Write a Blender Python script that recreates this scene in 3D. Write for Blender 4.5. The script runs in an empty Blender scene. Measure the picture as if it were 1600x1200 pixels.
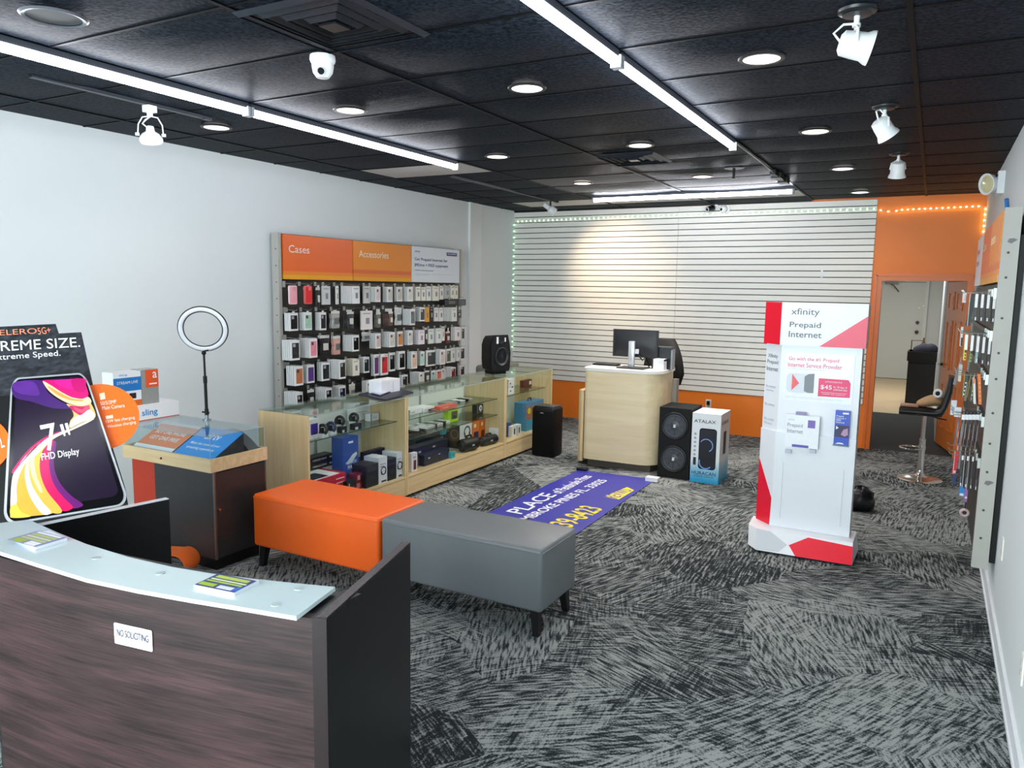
import bpy, bmesh, math, random
from mathutils import Matrix, Vector
random.seed(7)
S = bpy.context.scene
COL = S.collection
# ------------------------------------------------------------------ camera
F = 1188.22
YAW, PITCH, ROLL, CAMH = 0.5028, 0.1265, 0.0157, 1.8818
_cy, _sy = math.cos(YAW), math.sin(YAW)
FW = Vector((-_sy*math.cos(PITCH), _cy*math.cos(PITCH), -math.sin(PITCH)))
_r = Vector((_cy, _sy, 0)); _u = _r.cross(FW)
RT = math.cos(ROLL)*_r + math.sin(ROLL)*_u
UP = -math.sin(ROLL)*_r + math.cos(ROLL)*_u
CP = Vector((0, 0, CAMH))
cd = bpy.data.cameras.new('camera'); cam = bpy.data.objects.new('camera', cd); COL.objects.link(cam)
cd.sensor_fit = 'HORIZONTAL'; cd.sensor_width = 36; cd.lens = F/1600*36; cd.clip_start = .05; cd.clip_end = 60
cam.matrix_world = Matrix(((RT.x, UP.x, -FW.x, CP.x), (RT.y, UP.y, -FW.y, CP.y), (RT.z, UP.z, -FW.z, CP.z), (0, 0, 0, 1)))
S.camera = cam
# ------------------------------------------------------------------ world, daylight, exposure
W = bpy.data.worlds.new('world'); S.world = W; W.use_nodes = True
W.node_tree.nodes['Background'].inputs[0].default_value = (.75, .87, 1, 1)
W.node_tree.nodes['Background'].inputs[1].default_value = 1.0
S.view_settings.view_transform = 'Standard'; S.view_settings.look = 'None'
S.view_settings.exposure = 1.18; S.view_settings.gamma = 1.0
def area(name, loc, aim, sx, sy, power, col):
    l = bpy.data.lights.new(name, 'AREA'); l.shape = 'RECTANGLE'; l.size = sx; l.size_y = sy; l.energy = power; l.color = col
    o = bpy.data.objects.new(name, l); COL.objects.link(o); o.location = loc
    o.rotation_euler = (Vector(aim)-Vector(loc)).to_track_quat('-Z', 'Y').to_euler()
    return o
area('storefront_daylight', (-1.9, -1.75, 1.45), (-1.4, 3, 1.0), 3.9, 2.3, 190, (.93, .97, 1))
area('back_room_light', (-.6, 15.2, 2.7), (-.6, 15.2, 0), 1.0, 2.2, 33, (1, .97, .93))
TUBE = 12.5          # radiance of the fluorescent tubes
# ------------------------------------------------------------------ pixel of the 1600x1200 photograph -> point on a real plane
def ray(x, y): return (x-800)/F*RT - (y-600)/F*UP + FW
def _on(x, y, a, val):
    d = ray(x, y); return CP + d*((val-CP[a])/d[a])
def fx(x, y, X): return _on(x, y, 0, X)
def fy(x, y, Y): return _on(x, y, 1, Y)
def fz(x, y, Z=0.0): return _on(x, y, 2, Z)
def fp(x, y, P, n):
    d = ray(x, y); P = Vector(P); n = Vector(n); return CP + d*((P-CP).dot(n)/d.dot(n))
# ------------------------------------------------------------------ materials
MC = {}
def lin(c):
    return tuple((v/12.92 if v <= .04045 else ((v+.055)/1.055)**2.4) for v in c)
def hx(h): return lin(tuple(int(h[i:i+2], 16)/255 for i in (0, 2, 4)))
def new_mat(name):
    m = bpy.data.materials.new(name); m.use_nodes = True
    return m, m.node_tree, m.node_tree.nodes['Principled BSDF']
def mat(h, rough=.5, metal=0, spec=.5, noise=.06, scale=30, bump=0, coat=0):
    """plain paint / plastic: a hex colour with a faint procedural mottling"""
    k = (h, rough, metal, spec, noise, scale, bump, coat)
    if k in MC: return MC[k]
    m, t, b = new_mat('surface_'+h)
    c = hx(h)
    b.inputs['Roughness'].default_value = rough; b.inputs['Metallic'].default_value = metal
    b.inputs['Specular IOR Level'].default_value = spec
    if coat: b.inputs['Coat Weight'].default_value = coat
    tc = t.nodes.new('ShaderNodeTexCoord'); n = t.nodes.new('ShaderNodeTexNoise'); n.inputs['Scale'].default_value = scale
    t.links.new(tc.outputs['Object'], n.inputs['Vector'])
    r = t.nodes.new('ShaderNodeValToRGB')
    r.color_ramp.elements[0].color = tuple(v*(1-noise) for v in c)+(1,); r.color_ramp.elements[1].color = tuple(min(1, v*(1+noise)) for v in c)+(1,)
    t.links.new(n.outputs['Fac'], r.inputs[0]); t.links.new(r.outputs[0], b.inputs['Base Color'])
    if bump:
        bp = t.nodes.new('ShaderNodeBump'); bp.inputs['Strength'].default_value = bump; bp.inputs['Distance'].default_value = .01
        t.links.new(n.outputs['Fac'], bp.inputs['Height']); t.links.new(bp.outputs[0], b.inputs['Normal'])
    MC[k] = m; return m
def emit(h, s):
    k = ('e', h, s)
    if k in MC: return MC[k]
    m, t, b = new_mat('light_'+h); c = hx(h)+(1,)
    b.inputs['Base Color'].default_value = c; b.inputs['Emission Color'].default_value = c; b.inputs['Emission Strength'].default_value = s
    MC[k] = m; return m
def glass(tint='eef6f4', refl=1.0):
    k = ('g', tint, refl)
    if k in MC: return MC[k]
    m = bpy.data.materials.new('clear_glass'); m.use_nodes = True; t = m.node_tree; t.nodes.clear()
    o = t.nodes.new('ShaderNodeOutputMaterial'); mx = t.nodes.new('ShaderNodeMixShader'); tr = t.nodes.new('ShaderNodeBsdfTransparent'); gl = t.nodes.new('ShaderNodeBsdfGlossy')
    tr.inputs[0].default_value = hx(tint)+(1,); gl.inputs['Roughness'].default_value = .01
    lw = t.nodes.new('ShaderNodeLayerWeight'); lw.inputs[0].default_value = .5
    pw = t.nodes.new('ShaderNodeMath'); pw.operation = 'POWER'; pw.inputs[1].default_value = 4.2; t.links.new(lw.outputs['Facing'], pw.inputs[0])
    mu = t.nodes.new('ShaderNodeMath'); mu.operation = 'MULTIPLY_ADD'; mu.inputs[1].default_value = .8*refl; mu.inputs[2].default_value = .03*refl
    t.links.new(pw.outputs[0], mu.inputs[0]); t.links.new(mu.outputs[0], mx.inputs[0])
    t.links.new(tr.outputs[0], mx.inputs[1]); t.links.new(gl.outputs[0], mx.inputs[2]); t.links.new(mx.outputs[0], o.inputs[0])
    MC[k] = m; return m
def wood(name, c0, c1, c2, axis='Z', rough=.4, fine=1.0, dist=1.5):
    k = ('w', name, axis)
    if k in MC: return MC[k]
    m, t, b = new_mat(name)
    tc = t.nodes.new('ShaderNodeTexCoord'); mp = t.nodes.new('ShaderNodeMapping')
    sc = [14*fine]*3; sc['XYZ'.index(axis)] = .9*fine; mp.inputs['Scale'].default_value = sc
    n = t.nodes.new('ShaderNodeTexNoise'); n.inputs['Scale'].default_value = 1.4; n.inputs['Detail'].default_value = 6; n.inputs['Distortion'].default_value = dist
    r = t.nodes.new('ShaderNodeValToRGB'); e = r.color_ramp.elements
    e[0].position = .3; e[0].color = hx(c0)+(1,); e[1].position = .7; e[1].color = hx(c2)+(1,); x = e.new(.5); x.color = hx(c1)+(1,)
    t.links.new(tc.outputs['Object'], mp.inputs[0]); t.links.new(mp.outputs[0], n.inputs[0]); t.links.new(n.outputs['Fac'], r.inputs[0]); t.links.new(r.outputs[0], b.inputs['Base Color'])
    b.inputs['Roughness'].default_value = rough
    MC[k] = m; return m
def N(t, typ, **kw):
    n = t.nodes.new(typ)
    for k, v in kw.items():
        if k.startswith('i_'): n.inputs[k[2:]].default_value = v
        else: setattr(n, k, v)
    return n
def carpet():
    m, t, b = new_mat('patterned_carpet'); L = t.links.new
    tc = N(t, 'ShaderNodeTexCoord')
    base = N(t, 'ShaderNodeMapping'); base.inputs['Rotation'].default_value = (0, 0, .12); L(tc.outputs['Object'], base.inputs[0])
    wob = N(t, 'ShaderNodeTexNoise'); wob.inputs['Scale'].default_value = 1.1; L(base.outputs[0], wob.inputs[0])
    add = N(t, 'ShaderNodeMixRGB', blend_type='ADD'); add.inputs[0].default_value = .16; L(base.outputs[0], add.inputs[1]); L(wob.outputs['Color'], add.inputs[2])
    outs = []
    for i, (sc, off) in enumerate(((1.55, (0, 0, 0)), (2.3, (3.3, 1.7, 0)))):
        mp = N(t, 'ShaderNodeMapping'); mp.inputs['Location'].default_value = off; mp.inputs['Rotation'].default_value = (0, 0, .55+i*.5); L(add.outputs[0], mp.inputs[0])
        vo = N(t, 'ShaderNodeTexVoronoi', voronoi_dimensions='2D', distance='CHEBYCHEV'); vo.inputs['Scale'].default_value = sc; L(mp.outputs[0], vo.inputs['Vector'])
        sep = N(t, 'ShaderNodeSeparateColor'); L(vo.outputs['Color'], sep.inputs[0])
        ang = N(t, 'ShaderNodeMath', operation='MULTIPLY'); ang.inputs[1].default_value = 3.14159; L(sep.outputs[0], ang.inputs[0])
        rot = N(t, 'ShaderNodeVectorRotate', rotation_type='Z_AXIS'); L(base.outputs[0], rot.inputs['Vector']); L(ang.outputs[0], rot.inputs['Angle'])
        st = N(t, 'ShaderNodeMapping'); st.inputs['Scale'].default_value = (8, 66, 1); L(rot.outputs[0], st.inputs[0])
        nz = N(t, 'ShaderNodeTexNoise'); nz.inputs['Scale'].default_value = 1; nz.inputs['Detail'].default_value = 1.5; nz.inputs['Roughness'].default_value = .5; L(st.outputs[0], nz.inputs[0])
        # every patch has its own share of light yarn
        sh = N(t, 'ShaderNodeMath', operation='MULTIPLY_ADD'); sh.inputs[1].default_value = .18; sh.inputs[2].default_value = -.09; L(sep.outputs[1], sh.inputs[0])
        ad = N(t, 'ShaderNodeMath', operation='ADD'); L(nz.outputs['Fac'], ad.inputs[0]); L(sh.outputs[0], ad.inputs[1]); outs.append(ad)
    mx = N(t, 'ShaderNodeMath', operation='MULTIPLY_ADD'); mx.inputs[1].default_value = 1.9; L(outs[0].outputs[0], mx.inputs[0]); L(outs[1].outputs[0], mx.inputs[2])
    hf = N(t, 'ShaderNodeMath', operation='MULTIPLY'); hf.inputs[1].default_value = .345; L(mx.outputs[0], hf.inputs[0])
    sp = N(t, 'ShaderNodeTexNoise'); sp.inputs['Scale'].default_value = 120; sp.inputs['Detail'].default_value = 2; L(tc.outputs['Object'], sp.inputs[0])
    ma = N(t, 'ShaderNodeMath', operation='MULTIPLY_ADD'); ma.inputs[1].default_value = .34; L(sp.outputs['Fac'], ma.inputs[0])
    ma2 = N(t, 'ShaderNodeMath', operation='ADD'); ma2.inputs[1].default_value = -.17; L(hf.outputs[0], ma2.inputs[0]); L(ma2.outputs[0], ma.inputs[2])
    r = N(t, 'ShaderNodeValToRGB'); e = r.color_ramp.elements
    e[0].position = .42; e[0].color = (.018, .022, .024, 1); e[1].position = .585; e[1].color = (.30, .315, .305, 1)
    x = e.new(.485); x.color = (.10, .112, .112, 1)
    L(ma.outputs[0], r.inputs[0]); L(r.outputs[0], b.inputs['Base Color']); b.inputs['Roughness'].default_value = .95; b.inputs['Specular IOR Level'].default_value = .1
    bp = N(t, 'ShaderNodeBump'); bp.inputs['Strength'].default_value = .3; bp.inputs['Distance'].default_value = .004; L(ma.outputs[0], bp.inputs['Height']); L(bp.outputs[0], b.inputs['Normal'])
    return m
def walnut():
    m, t, b = new_mat('dark_walnut_laminate'); L = t.links.new
    tc = N(t, 'ShaderNodeTexCoord'); fac = None
    for sc, wgt, det in (((7, 7, 210), .40, 3), ((2.6, 2.6, 34), .45, 4), ((2.2, 2.2, 4.5), .35, 2)):
        mp = N(t, 'ShaderNodeMapping'); mp.inputs['Scale'].default_value = sc; L(tc.outputs['Object'], mp.inputs[0])
        n = N(t, 'ShaderNodeTexNoise'); n.inputs['Scale'].default_value = 1; n.inputs['Detail'].default_value = det; n.inputs['Distortion'].default_value = .25; L(mp.outputs[0], n.inputs[0])
        k = N(t, 'ShaderNodeMath', operation='MULTIPLY_ADD'); k.inputs[1].default_value = wgt; L(n.outputs['Fac'], k.inputs[0])
        if fac is None: k.inputs[2].default_value = 0
        else: L(fac.outputs[0], k.inputs[2])
        fac = k
    r = N(t, 'ShaderNodeValToRGB'); e = r.color_ramp.elements; e[0].position = .47; e[0].color = hx('1f1415')+(1,); e[1].position = .74; e[1].color = hx('452f30')+(1,)
    x = e.new(.6); x.color = hx('332324')+(1,)
    L(fac.outputs[0], r.inputs[0]); L(r.outputs[0], b.inputs['Base Color']); b.inputs['Roughness'].default_value = .42; b.inputs['Specular IOR Level'].default_value = .4
    return m
def ceiling_mat():
    m, t, b = new_mat('black_painted_ceiling_tile'); L = t.links.new
    tc = N(t, 'ShaderNodeTexCoord'); n = N(t, 'ShaderNodeTexNoise'); n.inputs['Scale'].default_value = 55; n.inputs['Detail'].default_value = 5; L(tc.outputs['Object'], n.inputs[0])
    r = N(t, 'ShaderNodeValToRGB'); e = r.color_ramp.elements; e[0].position = .35; e[0].color = (.003, .005, .009, 1); e[1].position = .65; e[1].color = (.022, .030, .042, 1)
    L(n.outputs['Fac'], r.inputs[0]); L(r.outputs[0], b.inputs['Base Color']); b.inputs['Roughness'].default_value = .5; b.inputs['Specular IOR Level'].default_value = .03
    bp = N(t, 'ShaderNodeBump'); bp.inputs['Strength'].default_value = .6; bp.inputs['Distance'].default_value = .006; L(n.outputs['Fac'], bp.inputs['Height']); L(bp.outputs[0], b.inputs['Normal'])
    return m
WHITE = mat('e9ecec', .55, noise=.02, scale=3); WALLW = mat('dfe4e5', .6, noise=.015, scale=2.5); TRIMW = mat('e8eaee', .4, noise=.02)
BLACK = mat('060607', .45, spec=.35); DARK = mat('1b1c20', .5); CHROME = mat('c9ccd0', .12, 1); STEEL = mat('8d9092', .35, .9)
ORANGEW = mat('f27f22', .45, noise=.04, scale=4); PLASTW = mat('eceff2', .35, noise=.02); PAPER = mat('f0f1f3', .6, noise=.02)
MAPLE = wood('maple_laminate', 'd3b888', 'dcc294', 'e5cfa4', 'Z', .35, .8); MAPLEH = wood('maple_laminate_long', 'cfb281', 'd8bd8d', 'e2ca9c', 'Y', .35, .8); MAPLEX = wood('maple_laminate_across', 'd3b888', 'dcc294', 'e5cfa4', 'X', .35, .8)
WALNUT = walnut()
GLASS = glass(); GREENGLASS = glass('f3faf6', .8)
# ------------------------------------------------------------------ object helpers
WM = {}
def setp(o, label=None, cat=None, group=None, kind=None):
    if label: o['label'] = label
    if cat: o['category'] = cat
    if group: o['group'] = group
    if kind: o['kind'] = kind
    return o
def thing(name, label, cat, loc=(0, 0, 0), rz=0.0, group=None):
    o = bpy.data.objects.new(name, None); COL.objects.link(o); o.empty_display_size = .1
    o.location = loc; o.rotation_euler = (0, 0, rz)
    WM[o] = Matrix.Translation(Vector(loc)) @ Matrix.Rotation(rz, 4, 'Z')
    return setp(o, label, cat, group)
class MB:
    """collects shapes in world coordinates (or through a frame M) and links them as ONE mesh"""
    def __init__(s, M=None): s.v = []; s.f = []; s.M = M
    def add(s, vs, fs):
        k = len(s.v)
        for p in vs:
            p = Vector(p); s.v.append(s.M @ p if s.M else p)
        s.f += [tuple(i+k for i in f) for f in fs]; return s
    def box(s, x0, x1, y0, y1, z0, z1):
        return s.add([(x0, y0, z0), (x1, y0, z0), (x1, y1, z0), (x0, y1, z0), (x0, y0, z1), (x1, y0, z1), (x1, y1, z1), (x0, y1, z1)],
                     [(0, 3, 2, 1), (4, 5, 6, 7), (0, 1, 5, 4), (1, 2, 6, 5), (2, 3, 7, 6), (3, 0, 4, 7)])
    def cbox(s, c, sx, sy, sz): return s.box(c[0]-sx/2, c[0]+sx/2, c[1]-sy/2, c[1]+sy/2, c[2]-sz/2, c[2]+sz/2)
    def prism(s, pts, vec):
        n = len(pts); vec = Vector(vec); pts = [Vector(p) for p in pts]
        return s.add(pts+[p+vec for p in pts], [tuple(range(n-1, -1, -1)), tuple(range(n, 2*n))]+[(i, (i+1) % n, n+(i+1) % n, n+i) for i in range(n)])
    def loft(s, A, B):
        n = len(A)
        return s.add(list(A)+list(B), [tuple(range(n-1, -1, -1)), tuple(range(n, 2*n))]+[(i, (i+1) % n, n+(i+1) % n, n+i) for i in range(n)])
    def rings(s, R, closed=False, caps=True):
        n = len(R[0]); vs = [p for r in R for p in r]; fs = []
        for k in range(len(R)-1):
            for i in range(n): fs.append((k*n+i, k*n+(i+1) % n, (k+1)*n+(i+1) % n, (k+1)*n+i))
        if caps: fs += [tuple(range(n-1, -1, -1)), tuple((len(R)-1)*n+i for i in range(n))]
        return s.add(vs, fs)
    @staticmethod
    def circ(c, r, ax, n=24):
        ax = Vector(ax).normalized(); a = ax.orthogonal().normalized(); b = ax.cross(a)
        return [Vector(c)+r*(math.cos(2*math.pi*i/n)*a+math.sin(2*math.pi*i/n)*b) for i in range(n)]
    def cyl(s, p0, p1, r0, r1=None, n=24):
        r1 = r0 if r1 is None else r1; ax = Vector(p1)-Vector(p0)
        return s.rings([s.circ(p0, r0, ax, n), s.circ(p1, r1, ax, n)])
    def lathe(s, prof, c, ax=(0, 0, 1), n=28, caps=True):
        ax = Vector(ax).normalized(); c = Vector(c)
        return s.rings([s.circ(c+ax*h, max(r, 1e-4), ax, n) for r, h in prof], caps=caps)
    def tube(s, path, r, n=10, rr=None):
        P = [Vector(p) for p in path]; R = []; a = None
        for i, p in enumerate(P):
            d = (P[min(i+1, len(P)-1)]-P[max(i-1, 0)]).normalized()
            if a is None: a = d.orthogonal().normalized()
            a = (a-d*a.dot(d)).normalized(); b = d.cross(a); q = rr[i] if rr else r
            R.append([p+q*(math.cos(2*math.pi*k/n)*a+math.sin(2*math.pi*k/n)*b) for k in range(n)])
        return s.rings(R)
    def torus(s, c, R, r, ax, n=40, m=10, sx=1, sq=1.0):
        c = Vector(c); ax = Vector(ax).normalized(); a = ax.orthogonal().normalized()
        if abs(ax.z) < .9: a = Vector((0, 0, 1)).cross(ax).normalized()
        b = ax.cross(a); vs = []; fs = []
        for i in range(n):
            t = 2*math.pi*i/n; d = math.cos(t)*a+math.sin(t)*b
            for j in range(m):
                u = 2*math.pi*j/m; vs.append(c+d*(R+r*math.cos(u))+ax*(r*sq*math.sin(u)))
        for i in range(n):
            for j in range(m): fs.append((i*m+j, ((i+1) % n)*m+j, ((i+1) % n)*m+(j+1) % m, i*m+(j+1) % m))
        return s.add(vs, fs)
    def ball(s, c, rx, ry, rz, n=18, m=10):
        c = Vector(c); R = []
        for j in range(m+1):
            t = -math.pi/2+math.pi*j/m; q = max(math.cos(t), .01)
            R.append([c+Vector((rx*q*math.cos(2*math.pi*i/n), ry*q*math.sin(2*math.pi*i/n), rz*math.sin(t))) for i in range(n)])
        return s.rings(R)
    def rbox(s, x0, x1, y0, y1, z0, z1, bev=.01, seg=2):
        b = bmesh.new(); bmesh.ops.create_cube(b, size=1)
        for v in b.verts: v.co = Vector(((x0+x1)/2+v.co.x*(x1-x0), (y0+y1)/2+v.co.y*(y1-y0), (z0+z1)/2+v.co.z*(z1-z0)))
        bmesh.ops.bevel(b, geom=b.edges[:], offset=bev, segments=seg, profile=.5, affect='EDGES')
        b.verts.index_update(); s.add([v.co.copy() for v in b.verts], [tuple(v.index for v in f.verts) for f in b.faces]); b.free(); return s
    def build(s, name, m, parent=None, smooth=True, angle=40, label=None, cat=None, group=None, kind=None):
        inv = WM[parent].inverted() if parent is not None else Matrix()
        me = bpy.data.meshes.new(name); me.from_pydata([inv @ v for v in s.v], [], s.f)
        b = bmesh.new(); b.from_mesh(me); bmesh.ops.recalc_face_normals(b, faces=b.faces[:]); b.to_mesh(me); b.free()
        if smooth:
            me.polygons.foreach_set('use_smooth', [True]*len(me.polygons)); me.set_sharp_from_angle(angle=math.radians(angle))
        me.materials.append(m)
        o = bpy.data.objects.new(name, me); COL.objects.link(o)
        if parent is not None: o.parent = parent
        WM[o] = WM[parent] if parent is not None else Matrix()
        return setp(o, label, cat, group, kind)
def solo(name, mb, m, label, cat, group=None):      # a thing that is one mesh, origin at its base
    lo = Vector((sum(v.x for v in mb.v)/len(mb.v), sum(v.y for v in mb.v)/len(mb.v), min(v.z for v in mb.v)))
    mb.v = [v-lo for v in mb.v]; o = mb.build(name, m, None, label=label, cat=cat, group=group); o.location = lo; WM[o] = Matrix.Translation(lo); return o
def struct(name, mb, m, parent=None, label=None):
    o = mb.build(name, m, parent)
    if parent is None: o['kind'] = 'structure'
    if label: o['label'] = label
    return o
def text(parent, s, O, u, v, w, h, m, bold=0.0, name='lettering', lift=.0012, align='L'):
    """real lettering: the glyphs fill a box w x h whose lower left corner is O, along u and v"""
    O = Vector(O); u = Vector(u).normalized(); v = Vector(v); v = (v-u*v.dot(u)).normalized(); n = u.cross(v)
    cu = bpy.data.curves.new('t', 'FONT'); cu.body = s; cu.size = 1; cu.offset = bold*.33; cu.resolution_u = 3; cu.extrude = .004; cu.space_line = .95
    cu.align_x = {'L': 'LEFT', 'C': 'CENTER'}[align]
    ob = bpy.data.objects.new('t', cu); COL.objects.link(ob)
    dg = bpy.context.evaluated_depsgraph_get(); ev = ob.evaluated_get(dg); me = bpy.data.meshes.new_from_object(ev)
    bpy.data.objects.remove(ob); bpy.data.curves.remove(cu)
    xs = [q.co.x for q in me.vertices]; ys = [q.co.y for q in me.vertices]
    x0, y0 = min(xs), min(ys); sx = w/max(max(xs)-x0, 1e-6); sy = h/max(max(ys)-y0, 1e-6)
    inv = WM[parent].inverted() if parent is not None else Matrix()
    for q in me.vertices: q.co = inv @ (O+u*((q.co.x-x0)*sx)+v*((q.co.y-y0)*sy)+n*(lift+(q.co.z+.004)*.06))
    me.materials.clear(); me.materials.append(m); me.name = name
    o = bpy.data.objects.new(name, me); COL.objects.link(o)
    if parent is not None: o.parent = parent
    WM[o] = WM[parent] if parent is not None else Matrix()
    return o
class Face:
    """a flat face in space: O lower left, u to the right, v up; shapes and lettering are set on it"""
    def __init__(s, O, u, v): s.O = Vector(O); s.u = Vector(u).normalized(); v = Vector(v); s.v = (v-s.u*v.dot(s.u)).normalized(); s.n = s.u.cross(s.v)
    def p(s, x, y, d=0): return s.O+s.u*x+s.v*y+s.n*d
    def poly(s, pts, m, parent, name, d=.0008, th=.0006, **k):
        return MB().prism([s.p(x, y, d) for x, y in pts], s.n*th).build(name, m, parent, smooth=False, **k)
    def rect(s, x0, y0, x1, y1, m, parent, name, d=.0008, th=.0006, **k): return s.poly([(x0, y0), (x1, y0), (x1, y1), (x0, y1)], m, parent, name, d, th, **k)
    def disc(s, x, y, r, m, parent, name, d=.0008, th=.0006, n=28): return s.poly([(x+r*math.cos(2*math.pi*i/n), y+r*math.sin(2*math.pi*i/n)) for i in range(n)], m, parent, name, d, th)
    def txt(s, t, x, y, w, h, m, parent, bold=0, d=.0014, name='lettering', align='L'): return text(parent, t, s.p(x, y), s.u, s.v, w, h, m, bold, name, d, align)
def rrect(x0, y0, x1, y1, r, n=6):
    P = []
    for cx, cy, a in ((x1-r, y0+r, -90), (x1-r, y1-r, 0), (x0+r, y1-r, 90), (x0+r, y0+r, 180)):
        for i in range(n+1):
            t = math.radians(a+90*i/n); P.append((cx+r*math.cos(t), cy+r*math.sin(t)))
    return P
ORD = ['first', 'second', 'third', 'fourth', 'fifth', 'sixth', 'seventh', 'eighth', 'ninth', 'tenth', 'eleventh', 'twelfth', 'thirteenth', 'fourteenth', 'fifteenth', 'sixteenth', 'seventeenth', 'eighteenth', 'nineteenth']
def copy_thing(o, loc=None, rz=None, label=None, group=None):
    c = o.copy(); COL.objects.link(c)
    if loc is not None: c.location = loc
    if rz is not None: c.rotation_euler = (0, 0, rz)
    if label: c['label'] = label
    if group: c['group'] = group
    for ch in list(o.children):
        k = ch.copy(); COL.objects.link(k); k.parent = c
        for g in list(ch.children):
            q = g.copy(); COL.objects.link(q); q.parent = k
    return c
# ================================================================== THE ROOM
XL, XR, YB, YF, ZC = -5.527, .43, 10.06, -1.6, 2.998
fl = struct('floor', MB().box(XL-.1, XR+.1, YF-.1, 10.1, -.05, 0), carpet())
struct('floor_back_room', MB().box(-2.2, .6, 10.1, 13.3, -.05, 0), mat('13181a', .9, noise=.15, scale=60))
struct('floor_tiles', MB().box(-2.2, .6, 13.3, 19.0, -.05, 0), mat('c9b08a', .35, noise=.08, scale=3))
struct('wall_left', MB().box(XL-.1, XL, YF, YB+.1, 0, ZC), WALLW)
struct('wall_right', MB().box(XR, XR+.1, YF, YB+.1, 0, ZC), WALLW)
DX0, DX1, DZ = -.575, .33, 2.045
struct('wall_back', MB().box(XL, DX0, YB, YB+.12, 0, ZC).box(DX0, DX1, YB, YB+.12, DZ, ZC).box(DX1, XR, YB, YB+.12, 0, ZC), ORANGEW)
struct('wall_front', MB().box(XL, XR, YF-.1, YF, 0, .3).box(XL, XR, YF-.1, YF, 2.6, ZC).box(XL, -5.1, YF-.1, YF, .3, 2.6).box(.1, XR, YF-.1, YF, .3, 2.6), WALLW)
wf = struct('window_1', MB().box(-5.1, .1, YF-.08, YF-.02, .3, .36).box(-5.1, .1, YF-.08, YF-.02, 2.54, 2.6).box(-5.1, -5.04, YF-.08, YF-.02, .36, 2.54).box(.04, .1, YF-.08, YF-.02, .36, 2.54).box(-3.4, -3.34, YF-.08, YF-.02, .36, 2.54).box(-1.7, -1.64, YF-.08, YF-.02, .36, 2.54), STEEL)
MB().box(-5.04, .04, YF-.054, YF-.048, .36, 2.54).build('window_pane', GLASS, wf)
# trims
struct('baseboard_right', MB().box(XR-.014, XR, YF, YB, 0, .1).box(XR-.02, XR-.014, YF, YB, 0, .02), TRIMW)
struct('baseboard_left', MB().box(XL, XL+.014, YF, YB, 0, .1), TRIMW)
ya, yb_ = fx(731, 420, XL).y, fx(750, 420, XL).y
struct('trim_1', MB().box(XL, XL+.02, ya, yb_, 0, ZC).box(XL+.02, XL+.035, ya, ya+.05, 0, ZC), WHITE)
# back door casing
c = MB().box(DX0-.065, DX0, YB-.02, YB, 0, DZ+.065).box(DX1, DX1+.065, YB-.02, YB, 0, DZ+.065).box(DX0, DX1, YB-.02, YB, DZ, DZ+.065)
c.box(DX0-.05, DX0-.035, YB-.028, YB-.02, 0, DZ+.05).box(DX1+.035, DX1+.05, YB-.028, YB-.02, 0, DZ+.05).box(DX0-.05, DX1+.05, YB-.028, YB-.02, DZ+.035, DZ+.05)
c.box(DX0, DX0+.015, YB-.02, YB+.14, 0, DZ).box(DX1-.015, DX1, YB-.02, YB+.14, 0, DZ).box(DX0+.015, DX1-.015, YB-.02, YB+.14, DZ-.015, DZ)
struct('trim_2', c, mat('e0701c', .35, noise=.04, scale=4))
# open orange door leaf
hinge = Vector((.315, YB+.15, 0)); far = Vector((.135, 10.96, 0)); du = (far-hinge).normalized(); LL = (far-hinge).length
nf = Vector((du.y, -du.x, 0)); nf = nf if nf.x < 0 else -nf
OD = mat('e07a22', .35, noise=.05, scale=5)
d1 = struct('door_1', MB().prism([hinge+Vector((0, 0, .012)), far+Vector((0, 0, .012)), far+Vector((0, 0, 2.03)), hinge+Vector((0, 0, 2.03))], -nf*.035), OD, label='orange six-panel door leaf standing open')
fd = Face(far+Vector((0, 0, .012)), -du, (0, 0, 1))
fr = MB()
for xa, xb in ((.1, .34), (.44, .68)):
    for za, zb in ((.22, .78), (.95, 1.55), (1.68, 1.90)):
        for q in ((xa, za, xb, za+.02), (xa, zb-.02, xb, zb), (xa, za, xa+.02, zb), (xb-.02, za, xb, zb)):
            fr.prism([fd.p(q[0], q[1]), fd.p(q[2], q[1]), fd.p(q[2], q[3]), fd.p(q[0], q[3])], fd.n*.008)
        fr.prism([fd.p(xa+.06, za+.06), fd.p(xb-.06, za+.06), fd.p(xb-.06, zb-.06), fd.p(xa+.06, zb-.06)], fd.n*.006)
fr.build('door_panel_molding', OD, d1)
hp = fd.p(.06, 1.0)
MB().cyl(hp, hp+fd.n*.05, .012).tube([hp+fd.n*.05, hp+fd.n*.055+fd.u*.05, hp+fd.n*.055+fd.u*.12], .009).cyl(hp, hp+fd.n*.008, .03).build('door_handle', mat('2a2522', .3, .8), d1)
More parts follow.
